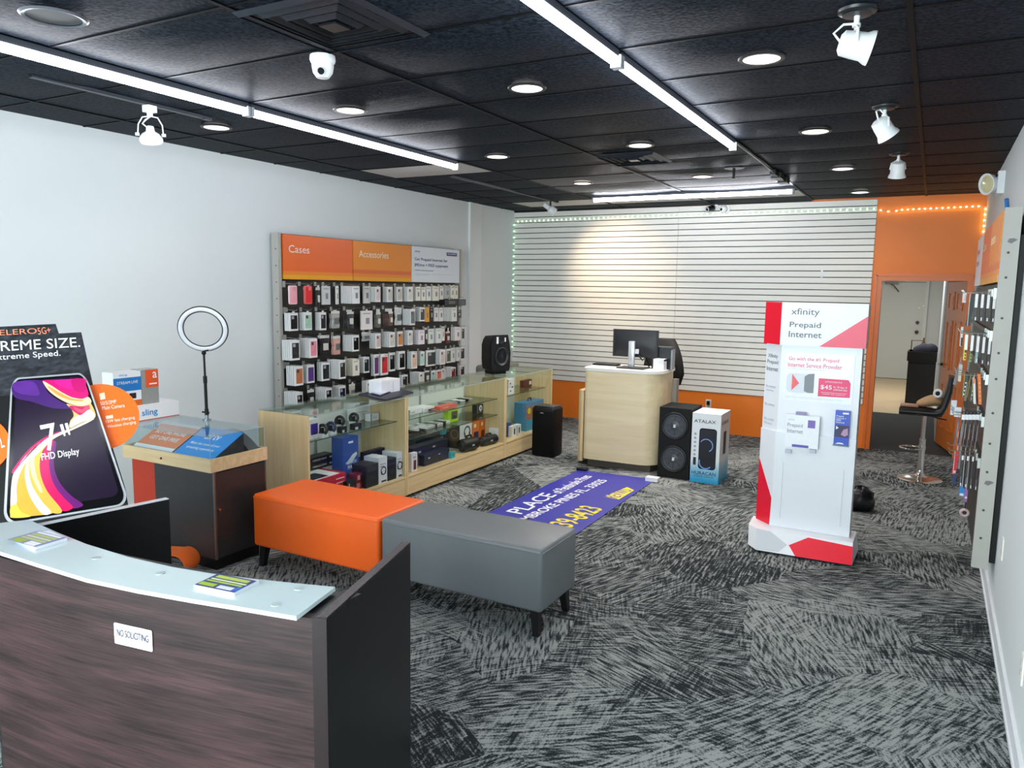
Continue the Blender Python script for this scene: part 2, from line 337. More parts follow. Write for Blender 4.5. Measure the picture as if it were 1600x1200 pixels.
# back room shell
GREYW = mat('cfd4d3', .6, noise=.02, scale=2)
struct('wall_back_room_left', MB().box(-2.1, -2.0, YB+.12, 18.9, 0, 2.8), GREYW)
struct('wall_back_room_right', MB().box(.13, .25, 11.1, 18.9, 0, 2.8), mat('b9c0c6', .6, noise=.02))
struct('wall_back_room_end', MB().box(-2.1, .25, 18.85, 18.95, 0, 2.8), GREYW)
struct('wall_back_room_side', MB().box(.25, .55, 11.1, 11.2, 0, 2.8).box(XR, XR+.1, YB+.12, 11.1, 0, 2.8), GREYW)
struct('ceiling_back_room', MB().box(-2.1, .55, YB+.12, 18.9, 2.8, 2.85), GREYW)
d2 = struct('door_2', MB().box(-1.12, -.18, 18.80, 18.85, .01, 2.12), mat('cfd3cf', .5, noise=.02), label='plain white steel door at the end of the back room')
MB().box(-1.18, -1.12, 18.79, 18.85, 0, 2.18).box(-.18, -.12, 18.79, 18.85, 0, 2.18).box(-1.12, -.18, 18.79, 18.85, 2.135, 2.18).build('door_frame', mat('d9dcda', .5), d2)
MB().box(-.98, -.72, 18.72, 18.80, 2.085, 2.14).tube([(-.86, 18.74, 2.085), (-.80, 18.62, 2.05), (-.70, 18.78, 1.92)], .012).build('door_closer', mat('6a6a66', .4, .6), d2)
for z, r in ((1.26, .035), (1.05, .038)):
    MB().cyl((-.29, 18.80, z), (-.29, 18.77, z), r).cyl((-.29, 18.77, z), (-.29, 18.73, z), r*.6).build('deadbolt' if z > 1.2 else 'door_knob', mat('4a4845', .3, .8), d2)
for i, (px, py) in enumerate(((1436, 481), (1443, 478))):
    p = fy(px, py, 18.80); MB().cyl(p, p+Vector((0, -.02, 0)), .018).build('door_bolt', mat('ffffff', .3), d2)
# ------------------------------------------------------------------ ceiling
GX = [XL, -5.05, -3.83, -2.61, -1.39, -.17, XR]
GY = [YF]+[4.12+.6135*k for k in range(-9, 10)]+[YB]
GY = sorted(y for y in GY if YF <= y <= YB)
holes = {}
tiles = MB(); white = []
def tile_mesh(mb, x0, x1, y0, y1, sag):
    nx, ny = 8, 5; vs = []; fs = []
    for i in range(nx+1):
        for j in range(ny+1):
            u, v = i/nx, j/ny; s = sag*(1-(2*u-1)**2)*(1-(2*v-1)**2)
            vs.append((x0+(x1-x0)*u, y0+(y1-y0)*v, ZC-s))
    for i in range(nx):
        for j in range(ny): fs.append((i*(ny+1)+j, i*(ny+1)+j+1, (i+1)*(ny+1)+j+1, (i+1)*(ny+1)+j))
    mb.add(vs, fs)
def is_white(cx, cy): return (-5.05 < cx < -3.83 and 5.95 < cy < 6.6) or (-5.05 < cx < -1.39 and 9.02 < cy < 9.66)
def is_grey(cx, cy): return -3.83 < cx < -2.61 and 7.18 < cy < 8.42
wt, gt = MB(), MB()
for i in range(len(GX)-1):
    for j in range(len(GY)-1):
        cx, cy = (GX[i]+GX[i+1])/2, (GY[j]+GY[j+1])/2
        mb = wt if is_white(cx, cy) else gt if is_grey(cx, cy) else tiles
        tile_mesh(mb, GX[i], GX[i+1], GY[j], GY[j+1], .006+.020*random.random() if GX[i+1]-GX[i] > 1 else .004)
tiles.box(XL-.1, XR+.1, YF-.1, YB+.1, ZC+.02, ZC+.07)
CE = struct('ceiling', tiles, ceiling_mat())
wt.build('white_ceiling_tiles', mat('c9c8c4', .8, noise=.05), CE, label='plain white unpainted ceiling tiles')
gt.build('grey_ceiling_tiles', mat('6f6f6e', .8, noise=.25, scale=70), CE, label='dusty grey ceiling tiles')
g = MB()
for x in GX[1:-1]: g.box(x-.012, x+.012, YF, YB, ZC-.008, ZC+.02)
for y in GY[1:-1]: g.box(XL, XR, y-.009, y+.009, ZC-.005, ZC+.02)
g.build('ceiling_grid', mat('07090d', .5, spec=.08, noise=.2, scale=40), CE)
# fluorescent strips
TB = emit('f4f7ff', TUBE)
def strip(x0, y0, x1, y1, label, tube=None):
    t = thing('strip_light', label, 'ceiling light', (x0, y0, ZC), group='long fluorescent strip lights on the ceiling')
    d = Vector((x1-x0, y1-y0, 0)); L = d.length; d.normalize(); M = Matrix.Translation((x0, y0, 0)) @ Matrix.Rotation(math.atan2(d.y, d.x), 4, 'Z')
    MB(M).box(.01, L-.01, -.014, .014, ZC-.039, ZC-.009).build('housing', mat('3a3d44', .4, noise=.03), t)
    MB(M).prism([(.02, .024*math.cos(a), ZC-.060+.022*math.sin(a)) for a in [math.pi*2*i/10 for i in range(10)]], (L-.04, 0, 0)).build('tube', tube or TB, t)
    for k in (.0, L-.02): MB(M).box(k, k+.02, -.026, .026, ZC-.086, ZC-.03).build('end_cap', mat('b9bcc4', .4), t)
LX, RX = -3.83, -1.39
strip(LX, 1.12, LX, 3.495, 'long white tube light nearest the white wall, its near half at the frame edge')
strip(LX, 3.505, LX, 5.87, 'long white tube light running from its left-hand neighbour towards the rack of cases')
strip(RX, 1.13, RX, 3.505, 'long white tube light at the top centre, cut by the upper frame edge')
strip(RX, 3.515, RX, 5.875, 'long white tube light on the centre line, ending before the orange doorway wall')
strip(RX, -1.30, RX, 1.10, 'unseen long tube light added on the centre line right above the camera')  # unseen strip, added to brighten the right wall and the desk
strip(-3.70, 8.68, -1.39, 8.68, 'white tube light lying parallel to the white slatted wall', emit('f7f8ff', TUBE*1.7))
# downlights
def downlight(x, y, label, lit=False):
    t = thing('downlight', label, 'ceiling light', (x, y, ZC), group='round recessed ceiling lights')
    z = ZC-.022
    MB().lathe([(.10, .0), (.108, -.004), (.104, -.010), (.086, -.010), (.084, .0)], (x, y, z), caps=False).build('trim_ring', mat('16181c', .4), t)
    MB().lathe([(.086, -.008), (.06, -.004), (.03, .004), (.002, .006)], (x, y, z)).build('reflector_cone', emit('fff3e6', 1.1), t)
    MB().lathe([(.03, -.0), (.028, -.010), (.002, -.014)], (x, y, z+.003)).build('bulb', emit('fff6ec', 2.5), t)
    l = bpy.data.lights.new('downlight_beam', 'SPOT'); l.energy = 14 if x > -1 else 85 if y > 7 else 26 if y > 4.5 else 9; l.color = (1, .93, .86); l.spot_size = math.radians(150); l.spot_blend = 1; l.shadow_soft_size = .07
    o = bpy.data.objects.new('downlight_beam', l); COL.objects.link(o); o.location = (x, y, ZC-.045)
xs = (-4.535, -3.31, -2.052, -.80); ys = (3.85, 5.70, 7.48, 9.28)
nm = {(0, 0): 'round recessed light beside the black track by the white wall', (1, 0): 'round recessed light in the nearest row, just right of the left tube light', (2, 0): 'round recessed light in the nearest row, alone at the ceiling centre', (3, 0): 'round recessed light in the nearest row, right of the centre tube light',
      (1, 1): 'round recessed light in the second row, above the right end of the white tile', (2, 1): 'round recessed light in the second row, between the two ceiling vents and tube', (3, 1): 'round recessed light in the second row, right of the tube end',
      (1, 2): 'round recessed light set in the grey ceiling tiles', (2, 2): 'round recessed light in the third row, left of the black sprinkler', (3, 2): 'round recessed light in the third row, left of the farthest hanging spot',
      (3, 3): 'farthest round recessed light, just above the slatted wall top right'}
for (i, j), lb in nm.items(): downlight(xs[i], ys[j], lb)
l = bpy.data.lights.new('warm_spotlight_beam', 'SPOT'); l.energy = 42; l.color = (1, .74, .48); l.spot_size = math.radians(75); l.spot_blend = 1; l.shadow_soft_size = .06  # warm beam of the white corner spotlight onto the slats
o = bpy.data.objects.new('warm_spotlight_beam', l); COL.objects.link(o); o.location = (-4.27, 8.90, ZC-.18); o.rotation_euler = (fy(960, 425, 10.04)-o.location).to_track_quat('-Z', 'Y').to_euler()
# ceiling speaker
t = thing('ceiling_speaker', 'large round black ceiling speaker near the top left corner', 'speaker', (-3.3, 1.99, ZC))
MB().lathe([(.115, -.006), (.13, -.012), (.12, -.020), (.105, -.016)], (-3.3, 1.99, ZC-.016), caps=False).build('rim', mat('5b6068', .3), t)
MB().lathe([(.108, -.014), (.06, -.004), (.002, -.0)], (-3.3, 1.99, ZC-.016)).build('grille', mat('11141a', .4), t)
# air diffusers
def vent(x, y, s, label):
    t = thing('air_vent', label, 'vent', (x, y, ZC), group='square black air vents')
    f = MB()
    for k in range(4):
        a = s/2-k*s*.115; b2 = a-s*.035; z0 = ZC-.02-.006*(k == 0); z1 = z0-.018
        A = [(x-a, y-a, z0), (x+a, y-a, z0), (x+a, y+a, z0), (x-a, y+a, z0)]; B = [(x-b2, y-b2, z1), (x+b2, y-b2, z1), (x+b2, y+b2, z1), (x-b2, y+b2, z1)]
        f.rings([A, B, [(p[0], p[1], p[2]+.004) for p in B]], caps=False)
    f.build('louvre', mat('1d2229', .25, noise=.1), t)
    MB().box(x-s/2+.03, x+s/2-.03, y-s/2+.03, y+s/2-.03, ZC-.016, ZC-.012).build('back_plate', mat('06070a', .6), t)
    MB().box(x-s*.08, x+s*.08, y-s*.08, y+s*.08, ZC-.044, ZC-.036).build('centre_plate', mat('14181e', .3), t)
vent(-2.30, 2.58, .58, 'large square black air vent above the white dome camera')
vent(-2.30, 6.26, .50, 'small square black air vent farther back at the ceiling centre')
# tracks
t = thing('light_track', 'thin black light track beside the left tube light', 'track', (-4.39, 2.5, ZC))
MB().box(-4.41, -4.375, 2.50, 3.62, ZC-.025, ZC-.006).build('rail', mat('1a2028', .35), t); MB().box(-4.413, -4.372, 3.62, 3.68, ZC-.028, ZC-.006).build('feed_box', mat('242b33', .35), t)
t = thing('light_track', 'black light track farther back, pointing at the wall corner', 'track', (-4.35, 6.5, ZC))
MB().box(-4.37, -4.335, 6.55, 9.0, ZC-.025, ZC-.006).build('rail', mat('0d0f13', .35), t); MB().box(-4.373, -4.332, 9.0, 9.05, ZC-.028, ZC-.006).build('end_cap', mat('0d0f13', .35), t)
t = thing('power_feed', 'black power feed bar at the far end of the centre tube', 'track', (-1.39, 7.4, ZC))
MB().box(-1.415, -1.365, 7.43, 8.2, ZC-.05, ZC-.006).build('bar', mat('0d0f13', .35), t); [MB().box(-1.435, -1.345, k, k+.15, ZC-.06, ZC-.006).build('clip', mat('14161a', .35), t) for k in (7.6, 7.95)]
MB().tube([(-1.385, 5.9, ZC-.02), (-1.385, 6.8, ZC-.018), (-1.385, 7.43, ZC-.03)], .008).build('cable', mat('9a9da0', .4), t)
# track spot with yoke (front left)
sx, sy = -4.392, 3.22
t = thing('track_spotlight', 'white spotlight with wire yoke hanging from the left track', 'spotlight', (sx, sy, ZC-.025))
SP = mat('f2f3f5', .35, noise=.01)
MB().box(sx-.03, sx+.03, sy-.03, sy+.03, ZC-.065, ZC-.025).box(sx-.012, sx+.012, sy-.012, sy+.012, ZC-.09, ZC-.065).build('mount', SP, t)
e1 = Vector((.75, .66, 0)).normalized(); cc = Vector((sx, sy, ZC-.20))
yk = [cc+e1*(-.075), cc+e1*(-.07)+Vector((0, 0, .06)), cc+e1*(-.045)+Vector((0, 0, .105)), cc+Vector((0, 0, .113)), cc+e1*.045+Vector((0, 0, .105)), cc+e1*.07+Vector((0, 0, .06)), cc+e1*.075]
MB().tube(yk, .004).build('yoke', SP, t)
MB().tube([cc+Vector((0, 0, .11)), cc+e1*(-.03)+Vector((0, 0, .085)), cc+e1*(-.045)+Vector((0, 0, .065)), cc+e1*(-.02)+Vector((0, 0, .045)), cc+Vector((0, 0, .05))], .005).build('cord', SP, t)
ax = Vector((-.25, .25, -1)).normalized()
MB().lathe([(.012, -.055), (.022, -.05), (.026, -.02), (.05, -.005), (.068, .02), (.070, .04), (.06, .055), (.002, .06)], cc, ax).build('lamp_head', SP, t)
for s in (-1, 1): MB().cyl(cc+e1*(s*.066), cc+e1*(s*.088), .010).build('knob', SP, t)
# hanging spots on canopies (right)
def hang_spot(x, y, drop, aim, label, scale=1.0):
    t = thing('hanging_spotlight', label, 'spotlight', (x, y, ZC), group='white spotlights on the right ceiling')
    MB().lathe([(.075, -.0), (.072, -.010), (.06, -.014), (.055, -.02), (.04, -.022), (.002, -.024)], (x, y, ZC-.006)).build('canopy', mat('101318', .35), t)
    MB().tube([(x, y, ZC-.02), (x, y, ZC-.02-drop*.5)], .011).tube([(x, y, ZC-.02-drop*.45), (x, y, ZC-.02-drop*.6)], .016).build('stem', SP, t)
    c = Vector((x, y, ZC-.02-drop-.035)); a = Vector(aim).normalized(); sd = a.cross(Vector((0, 0, 1))).normalized()
    MB().tube([(x, y, ZC-.02-drop*.5), c+sd*.048+Vector((0, 0, .05)), c+sd*.056], .006).tube([(x, y, ZC-.02-drop*.5), c-sd*.048+Vector((0, 0, .05)), c-sd*.056], .006).build('fork', SP, t)
    h = MB().lathe([(.03, -.062), (.048, -.05), (.052, -.01), (.054, .03), (.064, .05), (.066, .062), (.058, .062), (.05, .045)], c, a)
    h.build('lamp_head', SP, t)
    MB().lathe([(.055, .048), (.03, .04), (.002, .038)], c, a).build('lens', mat('30343a', .1), t)
    MB().tube([c-a*.055, c-a*.085+Vector((0, 0, .03)), c-a*.05+Vector((0, 0, .07)), (x, y, ZC-.02-drop*.45)], .005).build('cord', SP, t)
hang_spot(-.352, 3.43, .085, (.85, .2, -.22), 'nearest white hanging spotlight, at the top right, aimed sideways')
hang_spot(-.345, 5.2, .08, (.5, .35, -.75), 'second white hanging spotlight, in the middle of the right row')
hang_spot(-.335, 6.95, .08, (-.05, .35, -1), 'farthest and smallest white hanging spotlight on the right')
# spot in the far left corner
p = Vector((-4.352, 8.85, ZC-.025))
t = thing('track_spotlight', 'white box-shaped spotlight in the far left ceiling corner', 'spotlight', p)
MB().cyl(p, p-Vector((0, 0, .07)), .012).build('stem', DARK, t)
q = p-Vector((0, 0, .10)); a = Vector((.55, .2, -.45)).normalized()
MB().lathe([(.03, -.10), (.032, -.095), (.032, -.02), (.055, .0), (.055, .07), (.002, .072)], q, a).build('lamp_head', SP, t)
# sprinkler
t = thing('sprinkler', 'small black fire sprinkler below the ceiling', 'sprinkler', (-1.67, 7.13, ZC))
MB().lathe([(.09, -.004), (.085, -.014), (.002, -.016)], (-1.67, 7.13, ZC-.008)).build('escutcheon', mat('0e1014', .4), t)
MB().cyl((-1.67, 7.13, ZC-.02), (-1.67, 7.13, ZC-.11), .012).cyl((-1.67, 7.13, ZC-.11), (-1.67, 7.13, ZC-.115), .026).build('head', mat('15171b', .4), t)
# dome camera on the ceiling
x, y = -2.69, 2.93
t = thing('dome_camera', 'white dome security camera on the ceiling below the large vent', 'camera', (x, y, ZC))
MB().lathe([(.060, 0), (.062, -.02), (.058, -.032), (.052, -.036), (.002, -.036)], (x, y, ZC-.016)).build('base', SP, t)
MB().lathe([(.053, -.03), (.053, -.05), (.047, -.08), (.030, -.103), (.002, -.108)], (x, y, ZC-.016)).build('dome', SP, t)
la = Vector((.55, -.85, -.5)).normalized(); lc = Vector((x, y, ZC-.075))+la*.040
MB().cyl(lc, lc+la*.014, .020).build('lens', mat('14161c', .1), t); MB().torus(lc+la*.014, .019, .003, la).build('lens_ring', mat('c9ccd2', .3), t)
# cameras on the back wall
p = fy(1110, 326, 9.93); t = thing('bullet_camera', 'small black bullet camera at the top of the slatted wall', 'camera', (p.x, 9.9, p.z))
a = Vector((-.55, -1, -.3)).normalized(); MB().cyl(p-a*.05, p+a*.06, .036).build('body', mat('1a1b1f', .35), t); MB().torus(p+a*.06, .026, .006, a).build('lens_ring', mat('c9ccd2', .3), t)
MB().cyl(p-a*.02, (p.x+.05, 10.03, p.z+.03), .012).cyl((p.x+.05, 10.04, p.z+.03), (p.x+.05, 10.02, p.z+.03), .03).build('bracket', SP, t)
p = fy(1131, 327, 9.99); t = thing('dome_camera', 'white ball camera at the top of the slatted wall, right of the bullet camera', 'camera', (p.x, 9.9, p.z))
MB().ball(p, .05, .05, .05).cyl((p.x+.02, 10.04, p.z), (p.x+.02, 10.0, p.z), .05).build('body', SP, t); a = Vector((-.5, -1, -.1)).normalized(); MB().cyl(p+a*.042, p+a*.053, .016).build('lens', mat('111216', .1), t)
# emergency lamp on the right wall
p = fx(1553, 287, XR-.07)
t = thing('emergency_light', 'white emergency lamp high on the right wall near the doorway', 'lamp', (XR, p.y, p.z))
a = Vector((-.8, -.6, -.12)).normalized()
MB().box(XR-.05, XR, p.y-.10, p.y+.10, p.z-.09, p.z+.09).build('housing', PLASTW, t); MB().lathe([(.03, -.06), (.07, -.02), (.085, .03), (.088, .045), (.08, .045), (.05, .02), (.002, .01)], p+Vector((-.02, 0, 0)), a).build('lamp_head', mat('e9eaee', .35), t)
MB().lathe([(.076, .036), (.04, .045), (.002, .048)], p+Vector((-.02, 0, 0)), a).build('lens', mat('d8cfa2', .15), t)
MB().tube([(XR-.02, p.y-.02, p.z+.08), p+Vector((.01, -.06, .06)), p+Vector((0, -.03, .02))], .006).build('wire', BLACK, t)
# outlets
def outlet(p, n, label, lit=False):
    t = thing('wall_outlet', label, 'outlet', p); n = Vector(n); u = Vector((0, 0, 1)).cross(n); f = Face(Vector(p)-u*.036-Vector((0, 0, .06)), u, (0, 0, 1))
    f.rect(0, 0, .072, .12, mat('ece8e2', .4), t, 'cover_plate', 0, .006)
    for z in (.028, .07): f.rect(.02, z, .052, z+.026, mat('cfcac2', .4), t, 'socket', .006, .002)
    return t, f
p = fy(1107, 631, YB); t, f = outlet(p, (0, -1, 0), 'white outlet with a black plug on the low orange wall')
f.rect(.018, .05, .056, .10, BLACK, t, 'plug', .008, .03)
outlet(fx(1567, 857, XR), (-1, 0, 0), 'white outlet low on the right wall beside the rack end panel')
outlet(fx(1598, 1045, XR), (-1, 0, 0), 'white outlet low on the right wall, nearest, cut by the frame')
# ------------------------------------------------------------------ slatted wall: two 8 ft panels
Z0, PITCHZ = .5375, .0762
SLAT = mat('f0eee7', .5, noise=.015, scale=2); GROOVE = mat('3a3230', .6)
xm = fy(1056, 450, 10.04).x
for x0, x1, lb in ((XL+.002, xm-.002, 'left half of the white slatted display wall'), (xm+.002, -.671, 'right half of the white slatted display wall, ending at the doorway')):
    t = thing('slatwall', lb, 'slatwall', ((x0+x1)/2, YB, Z0)); m = MB()
    for k in range(32):
        z = Z0+k*PITCHZ; m.box(x0, x1, 10.040, 10.056, z+.006, z+PITCHZ-.005)
    m.build('slats', SLAT, t); MB().box(x0, x1, 10.056, YB, Z0, Z0+32*PITCHZ).build('groove_back', GROOVE, t)
struct('dark_gap_strip', MB().box(XL+.002, -1.40, 10.03, YB, Z0+32*PITCHZ+.001, ZC-.001), mat('0b0d11', .6))  # dark gap above the slats, put in as a black strip
p = fy(1284, 427, 10.035); t = thing('slatwall_hook', 'tiny white hook left on the right slatted panel', 'hook', p); MB().box(p.x-.012, p.x+.012, 10.028, 10.04, p.z-.05, p.z+.05).tube([(p.x, 10.03, p.z-.03), (p.x, 9.98, p.z-.04)], .004).build('hook_body', PLASTW, t)
# LED strips
def led(path, label, col, name='led_strip', step=.055, br=9):
    t = thing(name, label, 'string light', path[0]); MB().tube(path, .004, 6).build('cord', mat('cfe6cf', .4), t); m = MB(); 
    P = [Vector(p) for p in path]
    for a, b in zip(P[:-1], P[1:]):
        n = max(1, int((b-a).length/step))
        for i in range(n):
            q = a.lerp(b, (i+.5)/n); m.cbox(q, .012, .012, .012)
    m.build('bulbs', emit(col, br), t, smooth=False, kind='stuff')
q = lambda x, y: fy(x, y, 10.03)
led([Vector((XL+.012, 10.02, z)) for z in (.95, 1.6, 2.2, 2.84)], 'green glowing LED string up the far left corner', 'b9ffc8', step=.08, br=1.3)
led([Vector((XL+.03, 10.03, 2.845)), q(1000, 338), q(1200, 332), q(1371, 326)], 'pale LED string along the top of the slatted wall', 'd6ffd0', step=.07, br=1.6)
led([q(1372, 327), q(1380, 330), q(1396, 331), q(1405, 328), q(1534, 322)], 'warm LED string across the orange wall above the doorway', 'fff0b0', br=7)
led([Vector((XR-.015, 10.03, q(1541, 322).z)), Vector((XR-.015, 10.03, q(1540, 366).z))], 'short warm LED string down the orange wall corner', 'f4ffc0', br=7)
# ================================================================== RECEPTION DESK
VERT = Vector((0, 0, 1))
def fcurve(x): return 1.315+.14*(x+2)+.09*(x+2)**2
t = thing('reception_desk', 'curved dark walnut reception desk with frosted glass counter in the foreground', 'desk', (-2.0, 1.6, 0))
xa, xb = -2.62, -1.385
xs_ = [xa+(xb-xa)*i/28 for i in range(29)]
m = MB(); R = []
for x in xs_: R.append([(x, fcurve(x), .0), (x, fcurve(x), 1.0), (x, fcurve(x)+.03, 1.0), (x, fcurve(x)+.03, .0)])
m.rings(R).build('curved_front_panel', WALNUT, t, angle=30)
BLK = mat('0a0a0c', .3, spec=.35, noise=.15, scale=5)
pa, pb = Vector((-1.352, 1.456, 0)), Vector((-1.523, 2.058, 0)); d = (pb-pa).normalized(); nn = Vector((d.y, -d.x, 0))
m = MB().prism([pa, pb, pb-nn*.028, pa-nn*.028], (0, 0, 1.0)); m.build('side_panel', BLK, t, label='black right side panel')
edge = MB().prism([pa+VERT*1.0, pb+VERT*1.0, pb-nn*.028+VERT*1.0, pa-nn*.028+VERT*1.0], (0, 0, .003)); edge.build('edge_band', mat('3a3032', .25), t)
MB().prism([(xb, fcurve(xb), 0), pa-d*.002, pa-nn*.028, (xb, fcurve(xb)+.03, 0)], (0, 0, 1.0)).build('corner_post', mat('2a2021', .35), t)
la, lb2 = Vector((-2.645, 1.29, 0)), Vector((-2.516, 1.815, 0))
lb2 = fz(264, 779, 1.003); lb2.z = 0; la = fz(75, 818, 1.003); la.z = 0; la = la+(la-lb2)*.42
d2_ = (lb2-la).normalized(); n2 = Vector((d2_.y, -d2_.x, 0))
MB().prism([la, lb2, lb2-n2*.028, la-n2*.028], (0, 0, 1.0)).build('side_panel', BLK, t, label='black left side panel')
MB().prism([la+VERT*1.0, lb2+VERT*1.0, lb2-n2*.028+VERT*1.0, la-n2*.028+VERT*1.0], (0, 0, .003)).build('edge_band', mat('cfd2d6', .3), t)  # pale colour paints the highlight along the left panel's top edge
zg = 1.018
front = [(-95, 828), (-50, 845), (0, 862), (60, 881), (135, 904), (215, 921), (300, 936), (380, 949), (463, 963)]
back = [(524, 917), (460, 911), (400, 904.5), (330, 896), (270, 886), (200, 870), (135, 850), (90, 832), (45, 812)]
GT = [fz(x, y, zg) for x, y in front+back]
MB().prism(GT, (0, 0, -.012)).build('glass_counter', mat('d3e2e4', .12, noise=.01, spec=.6), t)
for px, py in ((467, 920), (431, 945), (150, 872), (60, 850), (250, 896)):
    p = fz(px, py, zg); MB().cyl((p.x, p.y, 1.0), (p.x, p.y, zg-.012), .011).build('standoff', CHROME, t) if fcurve(p.x)+.02 < p.y < fcurve(p.x)+.18 else None
    MB().cyl((p.x, p.y, zg), (p.x, p.y, zg+.002), .013).build('standoff_cap', mat('b4c2c4', .3), t)
# inner shelf that carries the standoffs
m = MB(); R = []
for x in xs_: R.append([(x, fcurve(x)+.03, .975), (x, fcurve(x)+.03, .998), (x, fcurve(x)+.20, .998), (x, fcurve(x)+.20, .975)])
m.rings(R).build('ledge', BLK, t)
# no soliciting plate
p = fp(198, 999, (-2.15, fcurve(-2.15), 1), (0, -1, 0)); sl = .14+.18*(p.x+2); u = Vector((1, sl, 0)).normalized()
c0 = Vector((p.x, fcurve(p.x), p.z))
s = thing('door_plate', 'small white NO SOLICITING plate stuck on the walnut desk front', 'sign', c0)
f = Face(c0-u*.072-VERT*.033+Vector((0, -.002, 0)), u, VERT)
f.poly(rrect(0, 0, .144, .064, .004), mat('f1eef6', .4), s, 'plate', 0, .002)
f.txt('NO SOLICITING', .012, .026, .120, .022, mat('3a3346', .5), s, .01, .0035)
for r in ((.006, .006, .138, .0068), (.006, .057, .138, .0578), (.012, .014, .128, .0155)): f.rect(*r, mat('6a6276', .5), s, 'line', .002, .0005)
def pad(c4, label, rows, face):
    Q = [fz(x, y, zg+.0005) for x, y in c4]; o = sum(Q, Vector())/4
    s = thing('flyer_pad', label, 'flyers', o)
    z = Vector((0, 0, .010)); MB().prism(Q, z).build('paper_block', mat('e4e6f2', .5), s)
    f = Face(Q[0]+z, Q[1]-Q[0], Q[3]-Q[0]); w = (Q[1]-Q[0]).length; h = (Q[3]-Q[0]).length
    f.rect(.01*w, .01*h, .99*w, .99*h, mat(face, .5), s, 'printed_face', .0004, .0003)
    for x0, y0, x1, y1, c in rows: f.rect(x0*w, y0*h, x1*w, y1*h, mat(c, .5), s, 'printed_block', .0009, .0003)
pad([(55, 860), (105, 845), (77, 833), (25, 844)], 'pad of grey and green printed flyers at the left end of the frosted glass', [(.05, .1, .3, .45, 'f3f3f6'), (.05, .55, .3, .9, 'aab94a'), (.36, .1, .46, .9, 'c3c878'), (.52, .1, .62, .9, 'd3d6a8'), (.68, .1, .8, .9, 'b9c26c'), (.85, .1, .95, .9, 'ecedf2')], '8d90b4')
pad([(303, 919), (366, 932), (405, 912), (345, 902)], 'pad of blue and green printed flyers nearest the right end of the frosted glass', [(.04, .10, .42, .30, 'a8c61e'), (.5, .08, .86, .28, 'e3e9ee'), (.06, .42, .92, .5, 'b7cc3a'), (.08, .56, .95, .64, 'dfe6b0'), (.1, .72, .9, .9, 'b9cc4a'), (.88, .1, .98, .4, '2c6fd0')], '34417a')
# ================================================================== BENCHES
def bench(x0, x1, y0, y1, h, leather, label):
    t = thing('bench', label, 'bench', ((x0+x1)/2, (y0+y1)/2, 0))
    MB().rbox(x0, x1, y0, y1, .145, h, .022, 4).build('seat', leather, t, angle=60)
    m = MB()
    for (a, b_) in (((x0+.012, y0), (x1-.012, y0)), ((x0+.012, y1), (x1-.012, y1))): m.tube([(a[0], a[1]-.001 if a[1] == y0 else a[1]+.001, h-.022), (b_[0], b_[1]-.001 if a[1] == y0 else b_[1]+.001, h-.022)], .003, 6)
    for xx in (x0, x1): m.tube([(xx, y0+.012, h-.022), (xx, y1-.012, h-.022)], .003, 6)
    m.build('piping', leather, t)
    for sx in (-1, 1):
        for sy in (-1, 1):
            cx = (x0+x1)/2+sx*((x1-x0)/2-.055); cy = (y0+y1)/2+sy*((y1-y0)/2-.055); a, b_ = .026, .017
            MB().loft([(cx-b_+sx*.015, cy-b_+sy*.015, 0), (cx+b_+sx*.015, cy-b_+sy*.015, 0), (cx+b_+sx*.015, cy+b_+sy*.015, 0), (cx-b_+sx*.015, cy+b_+sy*.015, 0)],
                      [(cx-a, cy-a, .15), (cx+a, cy-a, .15), (cx+a, cy+a, .15), (cx-a, cy+a, .15)]).build('leg', mat('0e0d0e', .4), t)
LG = mat('6c7174', .38, noise=.05, scale=9, bump=.08); LO = mat('f4641a', .4, noise=.04, scale=9, bump=.08)
bench(-2.80, -1.722, 3.488, 3.945, .50, LG, 'grey leather bench with black tapered legs, right of the orange bench')
bench(-3.86, -2.808, 3.47, 3.965, .50, LO, 'orange leather bench touching the left end of the grey bench')
